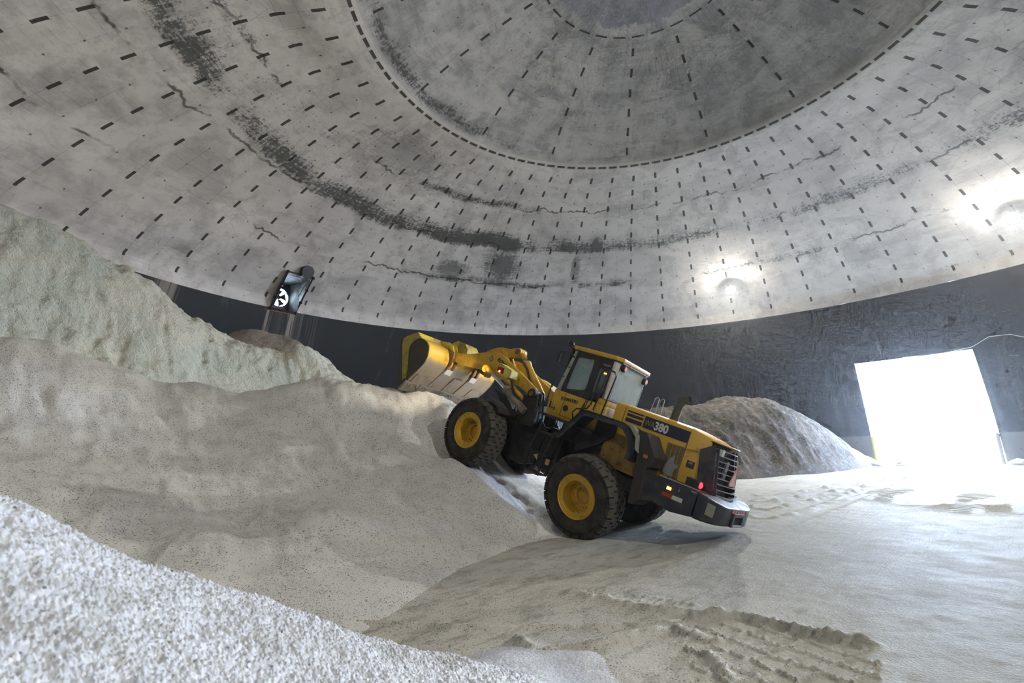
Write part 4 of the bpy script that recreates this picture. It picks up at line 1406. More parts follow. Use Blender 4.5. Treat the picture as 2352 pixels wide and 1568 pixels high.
for pts in ([(2.25, 0.7, 2.06), (2.1, 0.78, 2.15), (2.0, 0.8, 1.9), (1.98, 0.75, 1.6)], [(2.2, 0.66, 2.12), (2.05, 0.7, 2.18), (1.93, 0.74, 1.85), (1.95, 0.66, 1.55)],
            [(2.15, 0.62, 1.95), (2.0, 0.62, 2.0), (1.88, 0.62, 1.7), (1.9, 0.55, 1.4)]):
    tube(b, pts, 0.022, 8)
obj('hydraulic_hose', b, HOSE, fframe, smooth=True)

# front fenders
for s in (1, -1):
    b = nb()
    y0, y1 = (0.78, 1.20) if s > 0 else (-1.20, -0.78)
    outer = [(3.22, 1.70), (3.0, 1.66), (2.78, 1.56), (2.66, 1.46)]
    inner = [(x * 0.99 + 0.033, z - 0.02) for x, z in outer]
    prism(b, outer + inner[::-1], y0, y1)
    obj('front_fender', b, RUST if s > 0 else BLACK, LD)
# angled dark guard standing behind the lift cylinder with a torn pale strip
b = nb()
prism(b, [(3.72, 1.90), (3.55, 1.80), (3.25, 1.50), (2.75, 1.42), (2.85, 1.66), (3.10, 1.74), (3.30, 1.84)], 0.42, 0.47)
obj('splash_guard', b, BLACK, LD)
b = nb()
prism(b, [(3.18, 1.80), (3.10, 1.76), (2.96, 1.64), (2.93, 1.60), (2.86, 1.62), (2.90, 1.70), (3.02, 1.76)], 0.475, 0.49)
obj('guard_strip', b, PALE, LD)

# ---- boom
top = [(5.62, 2.44), (5.42, 2.46), (5.01, 2.53), (4.70, 2.63), (4.43, 2.72), (4.20, 2.79), (3.98, 2.81), (3.80, 2.79), (3.65, 2.73), (3.21, 2.57), (2.80, 2.42), (2.45, 2.28), (2.30, 2.20)]
bot = [(2.28, 2.02), (2.44, 1.98), (2.66, 2.10), (3.0, 2.19), (3.2, 2.23), (3.44, 2.22), (3.68, 2.18), (3.95, 2.17), (4.15, 2.18), (4.42, 2.25), (4.75, 2.21), (5.07, 2.18), (5.45, 2.20), (5.66, 2.22), (5.72, 2.33)]
boom = empty('boom_pivot')
bpy.data.objects.remove(boom)
b = nb()
for y0, y1 in ((0.44, 0.53), (-0.53, -0.44)):
    prism(b, top + bot, y0, y1)
bevel(b, 0.012, 2)
tube(b, [(3.75, -0.46, 2.42), (3.75, 0.46, 2.42)], 0.15, 20)
box(b, 3.95, 4.15, -0.46, 0.46, 2.30, 2.55)
for y0, y1 in ((0.08, 0.15), (-0.15, -0.08)):
    prism(b, [(4.45, 2.35), (4.55, 2.72), (4.36, 2.93), (4.12, 2.93), (3.80, 2.62), (3.62, 2.35)], y0, y1)
boom = obj('boom', b, YEL, LD, smooth=True)
for s in (1, -1):
    for (x, z, r) in ((5.62, 2.33, 0.075), (4.08, 2.28, 0.07)):
        y = 0.53 * s
        b = nb()
        tube(b, [(x, y, z), (x, y + 0.05 * s, z)], r, 18)
        obj('boom_pin', b, PINMET, boom, smooth=True)
# pipe along the inside of the boom
b = nb()
tube(b, [(3.46, 0.50, 2.24), (2.95, 0.50, 2.015), (2.50, 0.50, 1.80)], 0.066, 14)
obj('boom_pipe', b, YEL, boom, smooth=True)

# ---- bell crank and tilt cylinder
b = nb()
bc = [(4.86, 2.62), (4.84, 2.78), (4.66, 2.90), (4.48, 2.98), (4.30, 3.02), (4.05, 3.03), (3.80, 3.12), (3.70, 3.13), (3.60, 3.07), (3.58, 2.97), (3.66, 2.90), (3.90, 2.84), (4.05, 2.74), (4.20, 2.62), (4.38, 2.40), (4.52, 2.10), (4.62, 2.08), (4.68, 2.18), (4.62, 2.5)]
for y0, y1 in ((0.02, 0.075), (-0.075, -0.02)):
    prism(b, bc, y0, y1)
bevel(b, 0.01, 1)
tube(b, [(4.26, -0.14, 2.80), (4.26, 0.17, 2.80)], 0.15, 24)
tube(b, [(3.70, -0.14, 3.02), (3.70, 0.14, 3.02)], 0.105, 24)
crank = obj('bell_crank', b, YEL, LD, smooth=True)
for y0, y1 in ((0.14, 0.165), (-0.165, -0.14)):
    b = nb()
    tube(b, [(3.70, y0, 3.02), (3.70, y1, 3.02)], 0.075, 20)
    obj('crank_pin', b, PINMET, crank, smooth=True)
b = nb()
tube(b, [(4.60, 0, 2.15), (5.30, 0, 2.28), (5.62, 0, 2.52)], 0.06, 14)
obj('bucket_link', b, DARKST, crank, smooth=True)
b = nb()
tube(b, [(3.40, 0.0, 2.80), (3.38, 0, 2.79), (3.30, 0, 2.72), (2.55, 0, 2.12)], [0.10, 0.125, 0.105, 0.10], 20)
tc = obj('tilt_cylinder', b, YEL, LD, smooth=True)
b = nb()
tube(b, [(3.70, 0, 3.02), (3.38, 0, 2.78)], 0.045, 14)
obj('tilt_rod', b, CHROME, tc, smooth=True)
b = nb()
tube(b, [(3.62, 0, 2.98), (3.50, 0, 2.89)], 0.08, 14)
obj('rod_eye', b, YEL, tc, smooth=True)
b = nb()
for yy in (0.14, 0.19, -0.14):
    tube(b, [(3.52, yy * .6, 2.78), (3.35, yy, 2.78), (3.15, yy, 2.64), (2.98, yy, 2.42), (2.80, yy, 2.25)], 0.016, 8)
obj('tilt_hose', b, HOSE, tc, smooth=True)

# ---- lift cylinders
for s in (1, -1):
    y = 0.64 * s
    b = nb()
    tube(b, [(3.22, y, 2.02), (3.20, y, 2.01), (3.10, y, 1.965), (3.08, y, 1.96), (2.40, y, 1.66)], [0.095, 0.115, 0.115, 0.095, 0.095], 20)
    tube(b, [(3.16, y, 2.09), (3.22, y, 2.11)], 0.04, 10)
    lc = obj('lift_cylinder', b, CYLGREY, LD, smooth=True)
    b = nb()
    tube(b, [(3.95, y, 2.29), (3.15, y, 1.985)], 0.048, 14)
    obj('lift_rod', b, CHROME, lc, smooth=True)
    b = nb()
    tube(b, [(4.08, y - 0.06, 2.31), (4.08, y + 0.06, 2.31)], 0.10, 18)
    tube(b, [(4.02, y, 2.30), (3.82, y, 2.235)], [0.075, 0.06], 12)
    obj('rod_eye', b, YEL, lc, smooth=True)

# ---- bucket
HW = 1.42
shell = [(6.20, 1.03), (6.05, 1.27), (5.97, 1.38), (5.82, 1.57), (5.70, 1.74), (5.62, 1.88), (5.575, 2.02), (5.57, 2.14), (5.60, 2.26), (5.67, 2.37), (5.78, 2.45), (5.93, 2.49), (6.13, 2.51)]
b = nb()
th = 0.03
cen_ = Vector((6.15, 0, 1.95))
outer_ = [Vector((x, 0, z)) for x, z in shell]
inner_ = []
for i, p in enumerate(outer_):
    a = outer_[max(i - 1, 0)]; c = outer_[min(i + 1, len(outer_) - 1)]
    t_ = (c - a).normalized()
    n_ = Vector((t_.z, 0, -t_.x))
    if n_.dot(cen_ - p) < 0: n_ = -n_
    inner_.append(p + n_ * th)
prism(b, [(p.x, p.z) for p in outer_] + [(p.x, p.z) for p in inner_[::-1]], -HW, HW)
bk = obj('bucket', b, BUCKET, LD, smooth=True)
# side plates with stiffener along the front and top
side = shell + [(6.22, 2.58), (6.29, 2.63), (6.69, 2.42), (6.84, 2.30), (6.30, 1.22)]
for s in (1, -1):
    b = nb()
    prism(b, side, s * (HW - 0.03), s * HW)
    obj('side_plate', b, DARKST, bk)
    b = nb()
    strip = [(6.29, 2.63), (6.69, 2.43), (6.84, 2.30), (6.78, 2.16), (6.20, 1.23), (6.10, 1.33), (6.22, 1.66), (6.40, 2.0), (6.44, 2.15), (6.40, 2.28), (6.28, 2.40), (6.15, 2.47), (6.02, 2.49), (6.13, 2.53), (6.24, 2.60)]
    # keep the leading edge itself bare steel, paint the band behind it
    prism(b, strip, s * HW, s * (HW + 0.022))
    obj('side_stiffener', b, worn('shaded_dirty_yellow', (0.33, 0.26, 0.04), (0.16, 0.12, 0.05), 0.5, 0.55), bk)  # dirty yellow, its base colour darkened for the unlit side
    b = nb()
    prism(b, [(6.84, 2.30), (6.92, 2.26), (6.34, 1.10), (6.20, 1.03), (6.20, 1.22), (6.78, 2.16)], s * (HW - 0.035), s * (HW + 0.03))
    obj('side_cutter', b, DARKST, bk)
b = nb()      # top lip plate and rock guard
prism(b, [(6.10, 2.50), (6.26, 2.62), (6.29, 2.63), (6.84, 2.31), (6.84, 2.28), (6.29, 2.59), (6.14, 2.485)], -HW, HW)
for yy in (0.52, -0.52):
    prism(b, [(5.50, 2.42), (5.66, 2.60), (5.86, 2.66), (6.24, 2.62), (6.13, 2.50), (5.70, 2.38), (5.56, 2.14), (5.52, 2.2)], yy - 0.09, yy - 0.06)
    prism(b, [(5.50, 2.42), (5.66, 2.60), (5.86, 2.66), (6.24, 2.62), (6.13, 2.50), (5.70, 2.38), (5.56, 2.14), (5.52, 2.2)], yy + 0.06, yy + 0.09)
prism(b, [(5.40, 2.52), (5.44, 2.66), (5.60, 2.78), (5.95, 2.80), (6.22, 2.62), (6.10, 2.48), (5.64, 2.36)], -0.24, 0.24)
obj('top_guard', b, worn('bucket_yellow', (0.52, 0.40, 0.03), (0.24, 0.17, 0.06), 0.6, 0.5), bk)
for sg in (1, -1):      # hinge plates
  b = nb()
  for yy in (0.60 * sg, 0.41 * sg):
    prism(b, [(5.50, 2.44), (5.72, 2.50), (5.95, 2.50), (5.62, 2.30), (5.58, 2.02), (5.60, 1.88), (5.53, 1.93), (5.48, 2.12), (5.46, 2.3)], yy - 0.03, yy + 0.03)
  tube(b, [(5.62, 0.64 * sg, 2.33), (5.62, 0.36 * sg, 2.33)], 0.09, 18)
  obj('bucket_hinge', b, PINMET, bk, smooth=True)
# wear plates down the back, each about 0.36 wide
plates = [(x, z) for x, z in shell[1:7]]
def plate_poly(z_hi):
    o_ = [(x, z) for x, z in shell if 1.2 < z < z_hi]
    out = []
    for (x, z) in o_: out.append((x - 0.022, z - 0.012))
    return out + o_[::-1]
for (ya, yb, zh) in ((0.64, 0.30, 1.95), (0.10, -0.26, 1.80), (-0.40, -0.74, 1.95)):
    b = nb()
    prism(b, plate_poly(zh), yb, ya)
    obj('wear_plate', b, STEEL, bk)
for (ya, yb) in ((1.30, 0.70), (-0.85, -1.34)):
    b = nb()
    prism(b, plate_poly(1.60), yb, ya)
    obj('wear_plate', b, STEEL, bk)
PATCH = plain('pale_patch', (0.48, 0.49, 0.52), 0.5, 0.2)
for (ya, yb) in ((0.60, 0.36), (-0.42, -0.66)):      # pale patches beside the hinges
    b = nb()
    prism(b, [(5.58, 1.93), (5.66, 1.78), (5.62, 1.765), (5.545, 1.92)], yb, ya)
    obj('hinge_patch', b, PATCH, bk)
b = nb()      # bolt on cutting edge in two lengths
for (ya, yb) in ((HW + 0.03, 0.92), (0.905, -0.9), (-0.915, -HW - 0.03)):
    prism(b, [(6.28, 0.985), (6.22, 0.95), (6.02, 1.24), (6.06, 1.29)], yb, ya)
bevel(b, 0.008, 1)
ce = obj('cutting_edge', b, worn('edge_steel', (0.21, 0.185, 0.165), (0.17, 0.13, 0.10), 0.3, 0.4, metal=0.5), bk)
for yy in (1.30, 1.22, 1.08, 1.0, 0.75, 0.67, 0.4, 0.32, 0.05, -0.03, -0.3, -0.38, -0.65, -0.73, -1.0, -1.1, -1.25):
    b = nb()
    q = Vector((6.075, yy, 1.165)); d = Vector((-0.82, 0, -0.57)) * 0.03
    tube(b, [q, q + d], 0.02, 8)
    obj('edge_bolt', b, STEEL, ce)

# ---- head lamp boxes on the front frame
for s in (1, -1):
    y = 0.86 * s
    b = nb()
    hood = [(3.46, 2.40), (3.42, 2.54), (3.34, 2.56), (2.93, 2.47), (2.90, 2.30), (2.98, 2.24), (3.10, 2.26)]
    prism(b, hood, y - 0.14, y - 0.11)
    prism(b, [(3.42, 2.54), (3.34, 2.565), (2.93, 2.475), (2.93, 2.455), (3.34, 2.545), (3.41, 2.52)], y - 0.14, y + 0.14)
    prism(b, [(2.93, 2.47), (2.90, 2.30), (2.92, 2.30), (2.95, 2.46)], y - 0.14, y + 0.14)
    prism(b, [(3.16, 2.51), (2.93, 2.47), (2.90, 2.30), (2.98, 2.24), (3.13, 2.27)], y + 0.11, y + 0.14)
    prism(b, [(3.40, 2.33), (3.10, 2.26), (2.98, 2.24), (2.90, 2.30), (3.10, 2.29), (3.40, 2.36)], y - 0.14, y + 0.14)
    lb = obj('headlamp_box', b, worn('pale_yellow', (0.58, 0.47, 0.10), (0.34, 0.27, 0.12), 0.4, 0.45), LD)
    b = nb()
    box(b, 3.22, 3.40, y + 0.01, y + 0.12, 2.33, 2.47)
    bevel(b, 0.015)
    obj('turn_lamp', b, REDDARK, lb)
    b = nb()
    box(b, 3.16, 3.36, y - 0.10, y, 2.30, 2.46)
    bevel(b, 0.015)
    obj('headlamp', b, WARMLAMP, lb)
    b = nb()
    bmesh.ops.create_icosphere(b, subdivisions=2, radius=0.02, matrix=Matrix.Translation((3.30, y + 0.125, 2.365)))
    obj('lamp_bulb', b, plain('bulb_glow', (1, .8, .5), 0.3, emit=(1.0, 0.7, 0.3), estr=12), lb)
    b = nb()
    tube(b, [(3.0, y - 0.05, 2.27), (2.85, y - 0.1, 2.0), (2.6, y - 0.25, 1.85)], 0.03, 8)
    obj('lamp_post', b, BLACK, lb, smooth=True)
    l = light('headlamp_beam', 'SPOT', (0, 0, 0), 190, (1.0, 0.85, 0.62), 0.07, spot=66)
    l.parent = lb
    p0 = Vector((3.50, y + 0.06 * s, 2.42)); p1 = Vector((6.2, y * 1.5, 1.72))
    l.location = p0
    l.rotation_euler = (p1 - p0).to_track_quat('-Z', 'Y').to_euler()

# ---- engine hood
def ring_sec(x, hw, zt, zb, r=0.07):
    return [(x, -hw, zb), (x, -hw, zt - r), (x, -hw + 0.3 * r, zt - 0.3 * r), (x, -hw + r, zt), (x, -hw * 0.4, zt + 0.025), (x, hw * 0.4, zt + 0.025), (x, hw - r, zt), (x, hw - 0.3 * r, zt - 0.3 * r), (x, hw, zt - r), (x, hw, zb)]


def loft(b, secs, cap=True):
    R_ = [[b.verts.new(p) for p in s] for s in secs]
    n = len(R_[0]); fs = []
    for A, B in zip(R_, R_[1:]):
        for k in range(n):
            fs.append(b.faces.new((A[k], A[(k + 1) % n], B[(k + 1) % n], B[k])))
    if cap:
        fs.append(b.faces.new(R_[0][::-1])); fs.append(b.faces.new(R_[-1]))
    bmesh.ops.recalc_face_normals(b, faces=fs)


b = nb()
loft(b, [ring_sec(0.20, 0.60, 2.60, 1.50), ring_sec(-0.02, 0.60, 2.60, 1.50)])
loft(b, [ring_sec(-0.035, 0.60, 2.60, 1.50), ring_sec(-0.9, 0.60, 2.59, 1.50), ring_sec(-1.425, 0.60, 2.58, 1.52)])
loft(b, [ring_sec(-1.44, 0.60, 2.58, 1.52), ring_sec(-1.62, 0.60, 2.55, 1.55), ring_sec(-1.80, 0.60, 2.515, 1.57), ring_sec(-1.86, 0.59, 2.50, 1.57)])
hood = obj('engine_hood', b, YEL, LD, smooth=True)
b = nb()      # rear top lip, bowed in plan
pl = []
n = 12
for k in range(n + 1):
    y = -0.60 + 1.2 * k / n
    xr = -1.95 - 0.19 * (1 - (y / 0.6) ** 2)
    pl.append((xr, y))
prism(b, [(-1.85, -0.60)] + pl + [(-1.85, 0.60)], 2.455, 2.48, 'z')
bevel(b, 0.008, 1, 40)
obj('hood_lip', b, YEL, hood, smooth=True)
rad = None      # dark radiator housing: side faces lean back to the foot
for s in (1, -1):
    b = nb()
    y0, y1 = (0.595, 0.612) if s > 0 else (-0.612, -0.595)
    prism(b, [(-1.69, 2.25), (-1.93, 2.43), (-2.14, 1.57), (-1.82, 1.60)], y0, y1)
    q_ = obj('radiator_housing', b, NAVY, LD)
    rad = rad or q_
b = nb()
prism(b, [(-1.80, 2.46), (-1.88, 2.46), (-1.98, 1.55), (-1.80, 1.55)], -0.59, 0.59)
obj('radiator_core', b, plain('core_black', (0.003, 0.003, 0.004), 0.9), rad)
b = nb()      # louvres
nl = 9
for k in range(nl):
    f = k / (nl - 1)
    z = 2.36 - f * 0.78
    xe = -1.955 - (2.41 - z) * 0.235
    pts_o, pts_i = [], []
    for j in range(13):
        y = -0.585 + 1.17 * j / 12
        bow = 0.15 * (1 - (y / 0.6) ** 2)
        pts_o.append((xe - bow, y)); pts_i.append((xe - bow + 0.035, y))
    prism(b, pts_o + pts_i[::-1], z - 0.006, z + 0.010, 'z')
obj('louvre', b, LOUV, rad)
for yy in (-0.59, 0.575):
    b = nb()
    bow = 0.15 * (1 - (yy / 0.6) ** 2)
    prism(b, [(-1.95 - bow, 2.42), (-1.98 - bow, 2.42), (-2.17 - bow, 1.56), (-2.13 - bow, 1.56)], yy, yy + 0.015)
    obj('grille_upright', b, NAVY, rad)
b = nb()
box(b, -2.06, -2.0, 0.42, 0.55, 2.26, 2.38)
bevel(b, 0.012)
obj('rear_work_lamp', b, PALE, rad)
FITG = plain('fitting_grey', (0.3, 0.32, 0.38), 0.4, 0.4)
b = nb(); box(b, -1.97, -1.93, -0.35, -0.20, 1.85, 2.2); obj('radiator_fitting', b, FITG, rad)
# slow moving vehicle triangle
tx = -2.235
tri = [(0.06, 2.17), (0.26, 1.84), (0.24, 1.80), (-0.13, 1.80), (-0.15, 1.84)]
b = nb(); prism(b, tri, tx, tx + 0.008, 'x'); tr_ = obj('slow_vehicle_triangle', b, PINK, rad)
b = nb()
cc = (0.055, 1.915)
frame_prism(b, tri, [(cc[0] + (y - cc[0]) * 0.90, cc[1] + (z - cc[1]) * 0.90) for y, z in tri], tx - 0.004, tx, 'x')
obj('triangle_border', b, REDREF, tr_)
# hood side trim
b = nb()
for z0, z1 in ((2.475, 2.505), (2.39, 2.445), (2.275, 2.355)):
    prism(b, [(-0.095, z0), (-0.095, z1), (-0.46, z1), (-0.46, z0)], 0.600, 0.604)
prism(b, [(-0.49, 2.505), (-1.425, 2.495), (-1.425, 2.27), (-0.49, 2.27)], 0.600, 0.604)
prism(b, [(-0.49, 2.505), (-1.425, 2.495), (-1.425, 2.27), (-0.49, 2.27)], -0.604, -0.600)
obj('side_stripe', b, DNAVY, hood)
text_mesh('model_lettering', 'WA', 0.165, (-0.515, 0.606, 2.325), (-1, 0, 0.0), (0, 0, 1), GOLD, hood, 0.002, 0.72, 0.0)
text_mesh('model_number', '380', 0.225, (-0.72, 0.606, 2.305), (-1, 0, 0.0), (0, 0, 1), WHITE, hood, 0.002, 0.86, 0.008)
# side grille screen
b = nb()
gp = [(-1.09, 2.17), (-1.41, 2.18), (-1.455, 1.57), (-1.125, 1.60)]
prism(b, gp, 0.600, 0.603)
scr = obj('side_screen', b, plain('screen_dark', (0.05, 0.045, 0.03), 0.6), hood)
b = nb()
for k in range(26):
    z = 1.60 + k * 0.0225
    f = (z - 1.57) / 0.61
    xl = -1.125 + 0.035 * f; xr = -1.455 + 0.045 * f
    box(b, xr, xl, 0.603, 0.608, z, z + 0.008)
for k in range(4):
    box(b, -1.2 - 0.075 * k, -1.192 - 0.075 * k, 0.603, 0.609, 1.60, 2.17)
obj('screen_slats', b, GOLD, scr)
b = nb()
prism(b, [(-1.14, 1.62), (-1.15, 1.72), (-1.18, 1.82), (-1.22, 1.90), (-1.27, 1.97), (-1.30, 1.98), (-1.30, 1.88), (-1.32, 1.82), (-1.40, 1.83), (-1.41, 1.79), (-1.36, 1.74), (-1.345, 1.66), (-1.36, 1.60), (-1.30, 1.58), (-1.2, 1.60)], 0.609, 0.612)
obj('salt_crust', b, plain('crust_grey', (0.27, 0.26, 0.28), 0.7), scr)
b = nb()
box(b, -1.68, -1.53, 0.600, 0.604, 1.86, 1.99)
bevel(b, 0.01)
em = obj('side_emblem', b, plain('emblem_black', (0.03, 0.035, 0.03), 0.5), hood)
text_mesh('emblem_mark', 'AIS', 0.055, (-1.565, 0.605, 1.935), (-1, 0, 0), (0, 0, 1), PALE, em, 0.001)
b = nb()
tube(b, [(-1.46, 0.612, 2.17), (-1.67, 0.612, 2.20)], 0.008, 6)
tube(b, [(-1.43, 0.605, 1.50), (-1.44, 0.605, 2.5)], 0.006, 6)
obj('panel_seam', b, worn('seam', (0.18, 0.11, 0.01), (0.1, 0.06, 0.02), .3), hood)
b = nb()
tube(b, [(-1.30, 0.62, 1.58), (-1.30, 0.64, 1.50), (-1.40, 0.64, 1.48), (-1.46, 0.62, 1.56)], 0.012, 6)
obj('latch_cable', b, BLACK, hood)
# exhaust and top rails
b = nb()
tube(b, [(-0.78, -0.05, 2.55), (-0.79, -0.05, 2.85), (-0.81, -0.05, 2.98), (-0.88, -0.05, 3.09), (-0.97, -0.05, 3.13)], [0.085, 0.085, 0.08, 0.075, 0.07], 20, cap=False)
ex = obj('exhaust_pipe', b, STAINLESS, LD, smooth=True)
b = nb(); tube(b, [(-0.82, -0.05, 3.0), (-0.93, -0.05, 3.115)], 0.062, 16); obj('exhaust_bore', b, BLACK, ex)
b = nb()
for x in (0.03, -0.10):
    tube(b, [(x - 0.0, -0.62, 2.55), (x + 0.02, -0.72, 2.98), (x - 0.02, -0.74, 3.03), (x - 0.06, -0.74, 3.0), (x - 0.10, -0.66, 2.55)], 0.012, 8)
obj('side_rail', b, CHROME, LD, smooth=True)

# ---- counterweight, side tanks
b = nb()
plan = [(-2.075, 0.46), (-2.075, 1.15), (-2.24, 1.15), (-2.37, 1.02), (-2.44, 0.80), (-2.46, 0.60), (-2.46, -0.60), (-2.44, -0.80), (-2.37, -1.02), (-2.24, -1.15), (-2.075, -1.15), (-2.075, -0.46), (-2.20, -0.42), (-2.20, 0.42)]
prism(b, plan, 1.13, 1.57, 'z')
for v in b.verts:       # the top falls away toward the tail, the underside rises
    f = min(1, max(0, (-2.2 - v.co.x) / 0.26))
    if v.co.z > 1.4: v.co.z -= 0.09 * f
    else: v.co.z += 0.02 * f
bevel(b, 0.03, 3)
cw = obj('counterweight', b, NAVY, LD, smooth=True)
b = nb()
frame_prism(b, [(-0.33, 1.155), (0.35, 1.155), (0.35, 1.395), (-0.33, 1.395)], [(-0.24, 1.20), (0.26, 1.20), (0.26, 1.335), (-0.24, 1.335)], -2.50, -2.455, 'x')
obj('hitch_plate', b, NAVY, cw)
b = nb()
box(b, -2.468, -2.462, -0.24, 0.26, 1.19, 1.34)
obj('hitch_pocket', b, plain('pocket_shade', (0.003, 0.003, 0.003), 0.9), cw)  # near-black sheet paints the deep shade of the recess
b = nb()
box(b, -2.506, -2.498, -0.26, 0.28, 1.165, 1.195)
obj('hitch_sill', b, LOUV, cw)
b = nb()
for k in range(6):
    box(b, -2.470, -2.462, 0.42 - 0.17 * k, 0.42 - 0.17 * k - 0.14, 1.40, 1.445)
obj('rear_reflector', b, REDREF, cw)
b = nb()
vs4 = [(-2.255, 1.142, 1.27), (-2.255, 1.142, 1.47), (-2.365, 1.035, 1.455), (-2.365, 1.035, 1.25)]
quad(b, *vs4)
bmesh.ops.solidify(b, geom=b.faces[:], thickness=-0.008)
pn = obj('number_plate', b, plain('plate_sticker', (0.42, 0.42, 0.34), 0.6), cw)
for o_ in (pn,):
    o_.location = (-0.004, 0.006, 0)
# side boxes between the counterweight and the wheels
for s in (1, -1):
    b = nb()
    y0, y1 = (0.60, 1.15) if s > 0 else (-1.15, -0.60)
    prism(b, [(-1.36, 1.57), (-2.06, 1.585), (-2.06, 1.13), (-1.70, 1.06), (-1.36, 1.10), (-1.05, 1.0), (-1.05, 1.45)], y0, y1)
    bevel(b, 0.02, 2)
    sb = obj('side_box', b, NAVY, LD, smooth=True)
    b = nb()
    tube(b, [(-1.36, s * 1.152, 1.578), (-2.06, s * 1.152, 1.592)], 0.010, 6)
    tube(b, [(-1.95, s * 1.155, 1.535), (-2.05, s * 1.155, 1.537)], 0.010, 6)
    obj('box_edge', b, LOUV, sb)
    if s > 0:
        b = nb(); box(b, -1.62, -1.545, 1.15, 1.17, 1.405, 1.455); bevel(b, 0.01); obj('side_marker_lamp', b, AMBERLIT, sb)
        b = nb(); prism(b, [(-1.48, 1.34), (-1.67, 1.35), (-1.67, 1.275), (-1.48, 1.28)], 1.15, 1.154); obj('red_reflector', b, REDREF, sb)
        b = nb(); prism(b, [(-1.675, 1.345), (-1.86, 1.355), (-1.86, 1.28), (-1.675, 1.275)], 1.15, 1.154); obj('white_reflector', b, plain('white_reflective', (0.5, 0.5, 0.46), 0.5), sb)
        b = nb(); tube(b, [(-1.67, 1.15, 1.37), (-1.67, 1.165, 1.37)], 0.028, 14); obj('round_cap', b, DARKST, sb)
        b = nb(); box(b, -1.76, -1.755, 1.15, 1.165, 1.44, 1.48); obj('small_bolt', b, PALE, sb)
# tail lamps
for s in (1, -1):
    b = nb()
    y0, y1 = (0.80, 0.98) if s > 0 else (-0.98, -0.80)
    box(b, -1.98, -1.75, y0, y1, 1.60, 1.73)
    bevel(b, 0.015)
    tb = obj('tail_lamp', b, BLACK, LD)
    b = nb()
    bmesh.ops.create_uvsphere(b, u_segments=16, v_segments=10, radius=0.048, matrix=Matrix.Translation((-1.99, (y0 + y1) / 2 + 0.02, 1.665)) @ Matrix.Diagonal((0.8, 1, 1.15, 1)))
    obj('tail_lens', b, REDLIT, tb, smooth='all')
light_t = light('tail_glow', 'POINT', (0, 0, 0), 0.35, (1, 0.08, 0.08), 0.05)
light_t.parent = LD
light_t.location = (-2.07, 0.95, 1.67)

# ---- rear fenders
for s in (1, -1):
    y0, y1 = (0.68, 1.27) if s > 0 else (-1.27, -0.68)
    yo = y1 if s > 0 else y0
    b = nb()
    o_ = [(0.98, 1.50), (0.90, 1.62), (0.54, 2.18), (0.42, 2.215), (-0.42, 2.235), (-0.56, 2.20), (-0.74, 2.05), (-0.80, 1.84), (-0.80, 1.60)]
    i_ = [(0.91, 1.49), (0.84, 1.59), (0.50, 2.13), (0.41, 2.165), (-0.41, 2.185), (-0.53, 2.155), (-0.68, 2.03), (-0.74, 1.83), (-0.74, 1.60)]
    prism(b, o_ + i_[::-1], y0, y1)
    # outer flange
    i2 = [(0.86, 1.47), (0.79, 1.56), (0.47, 2.07), (0.39, 2.10), (-0.37, 2.12), (-0.46, 2.09), (-0.60, 1.98), (-0.66, 1.82), (-0.66, 1.60)]
    prism(b, o_ + i2[::-1], yo - 0.03 * s, yo)
    fe = obj('rear_fender', b, NAVY, LD)
    b = nb()
    prism(b, [(0.9, 1.6), (0.52, 2.14), (0.0, 2.17), (0.0, 1.90), (0.3, 1.60), (0.75, 1.3)], s * 0.62, s * 0.68)
    obj('fender_inner_panel', b, BLACK, fe)
    # mud panel behind the wheel
    b = nb()
    prism(b, [(-0.74, 2.21), (-0.93, 2.20), (-1.19, 1.85), (-1.16, 1.64), (-1.10, 1.60), (-1.16, 1.04), (-1.05, 0.90), (-0.97, 0.90), (-0.93, 1.35), (-0.86, 1.75)], y0, y1 - 0.04 * s if s > 0 else y1)
    bevel(b, 0.012, 1)
    mp = obj('mud_panel', b, RUST, LD)
    if s > 0:
        b = nb(); box(b, -1.07, -0.99, y1 - 0.04, y1 - 0.02, 1.76, 1.82); bevel(b, .008); obj('panel_lamp', b, plain('dull_amber', (0.42, 0.13, 0.04), 0.4), mp)
        b = nb(); prism(b, [(-0.42, 2.23), (-0.56, 2.20), (-0.74, 2.05), (-0.80, 1.84), (-0.88, 1.80), (-0.80, 2.10), (-0.62, 2.24)], 1.12, 1.26)
        obj('fender_brace', b, worn('pale_green_brace', (0.27, 0.30, 0.24), (0.16, 0.16, 0.12), .5), fe)

# dirty engine side below the hood seen through the wheel arch
b = nb()
box(b, -0.95, 0.2, 0.59, 0.605, 1.30, 1.98)
for k in range(4): box(b, -0.75 + 0.26 * k, -0.74 + 0.26 * k, 0.605, 0.615, 1.3, 1.98)
obj('engine_side_panel', b, worn('brown_stained_yellow', (0.34, 0.20, 0.03), (0.15, 0.085, 0.03), 0.4, 0.6), LD)

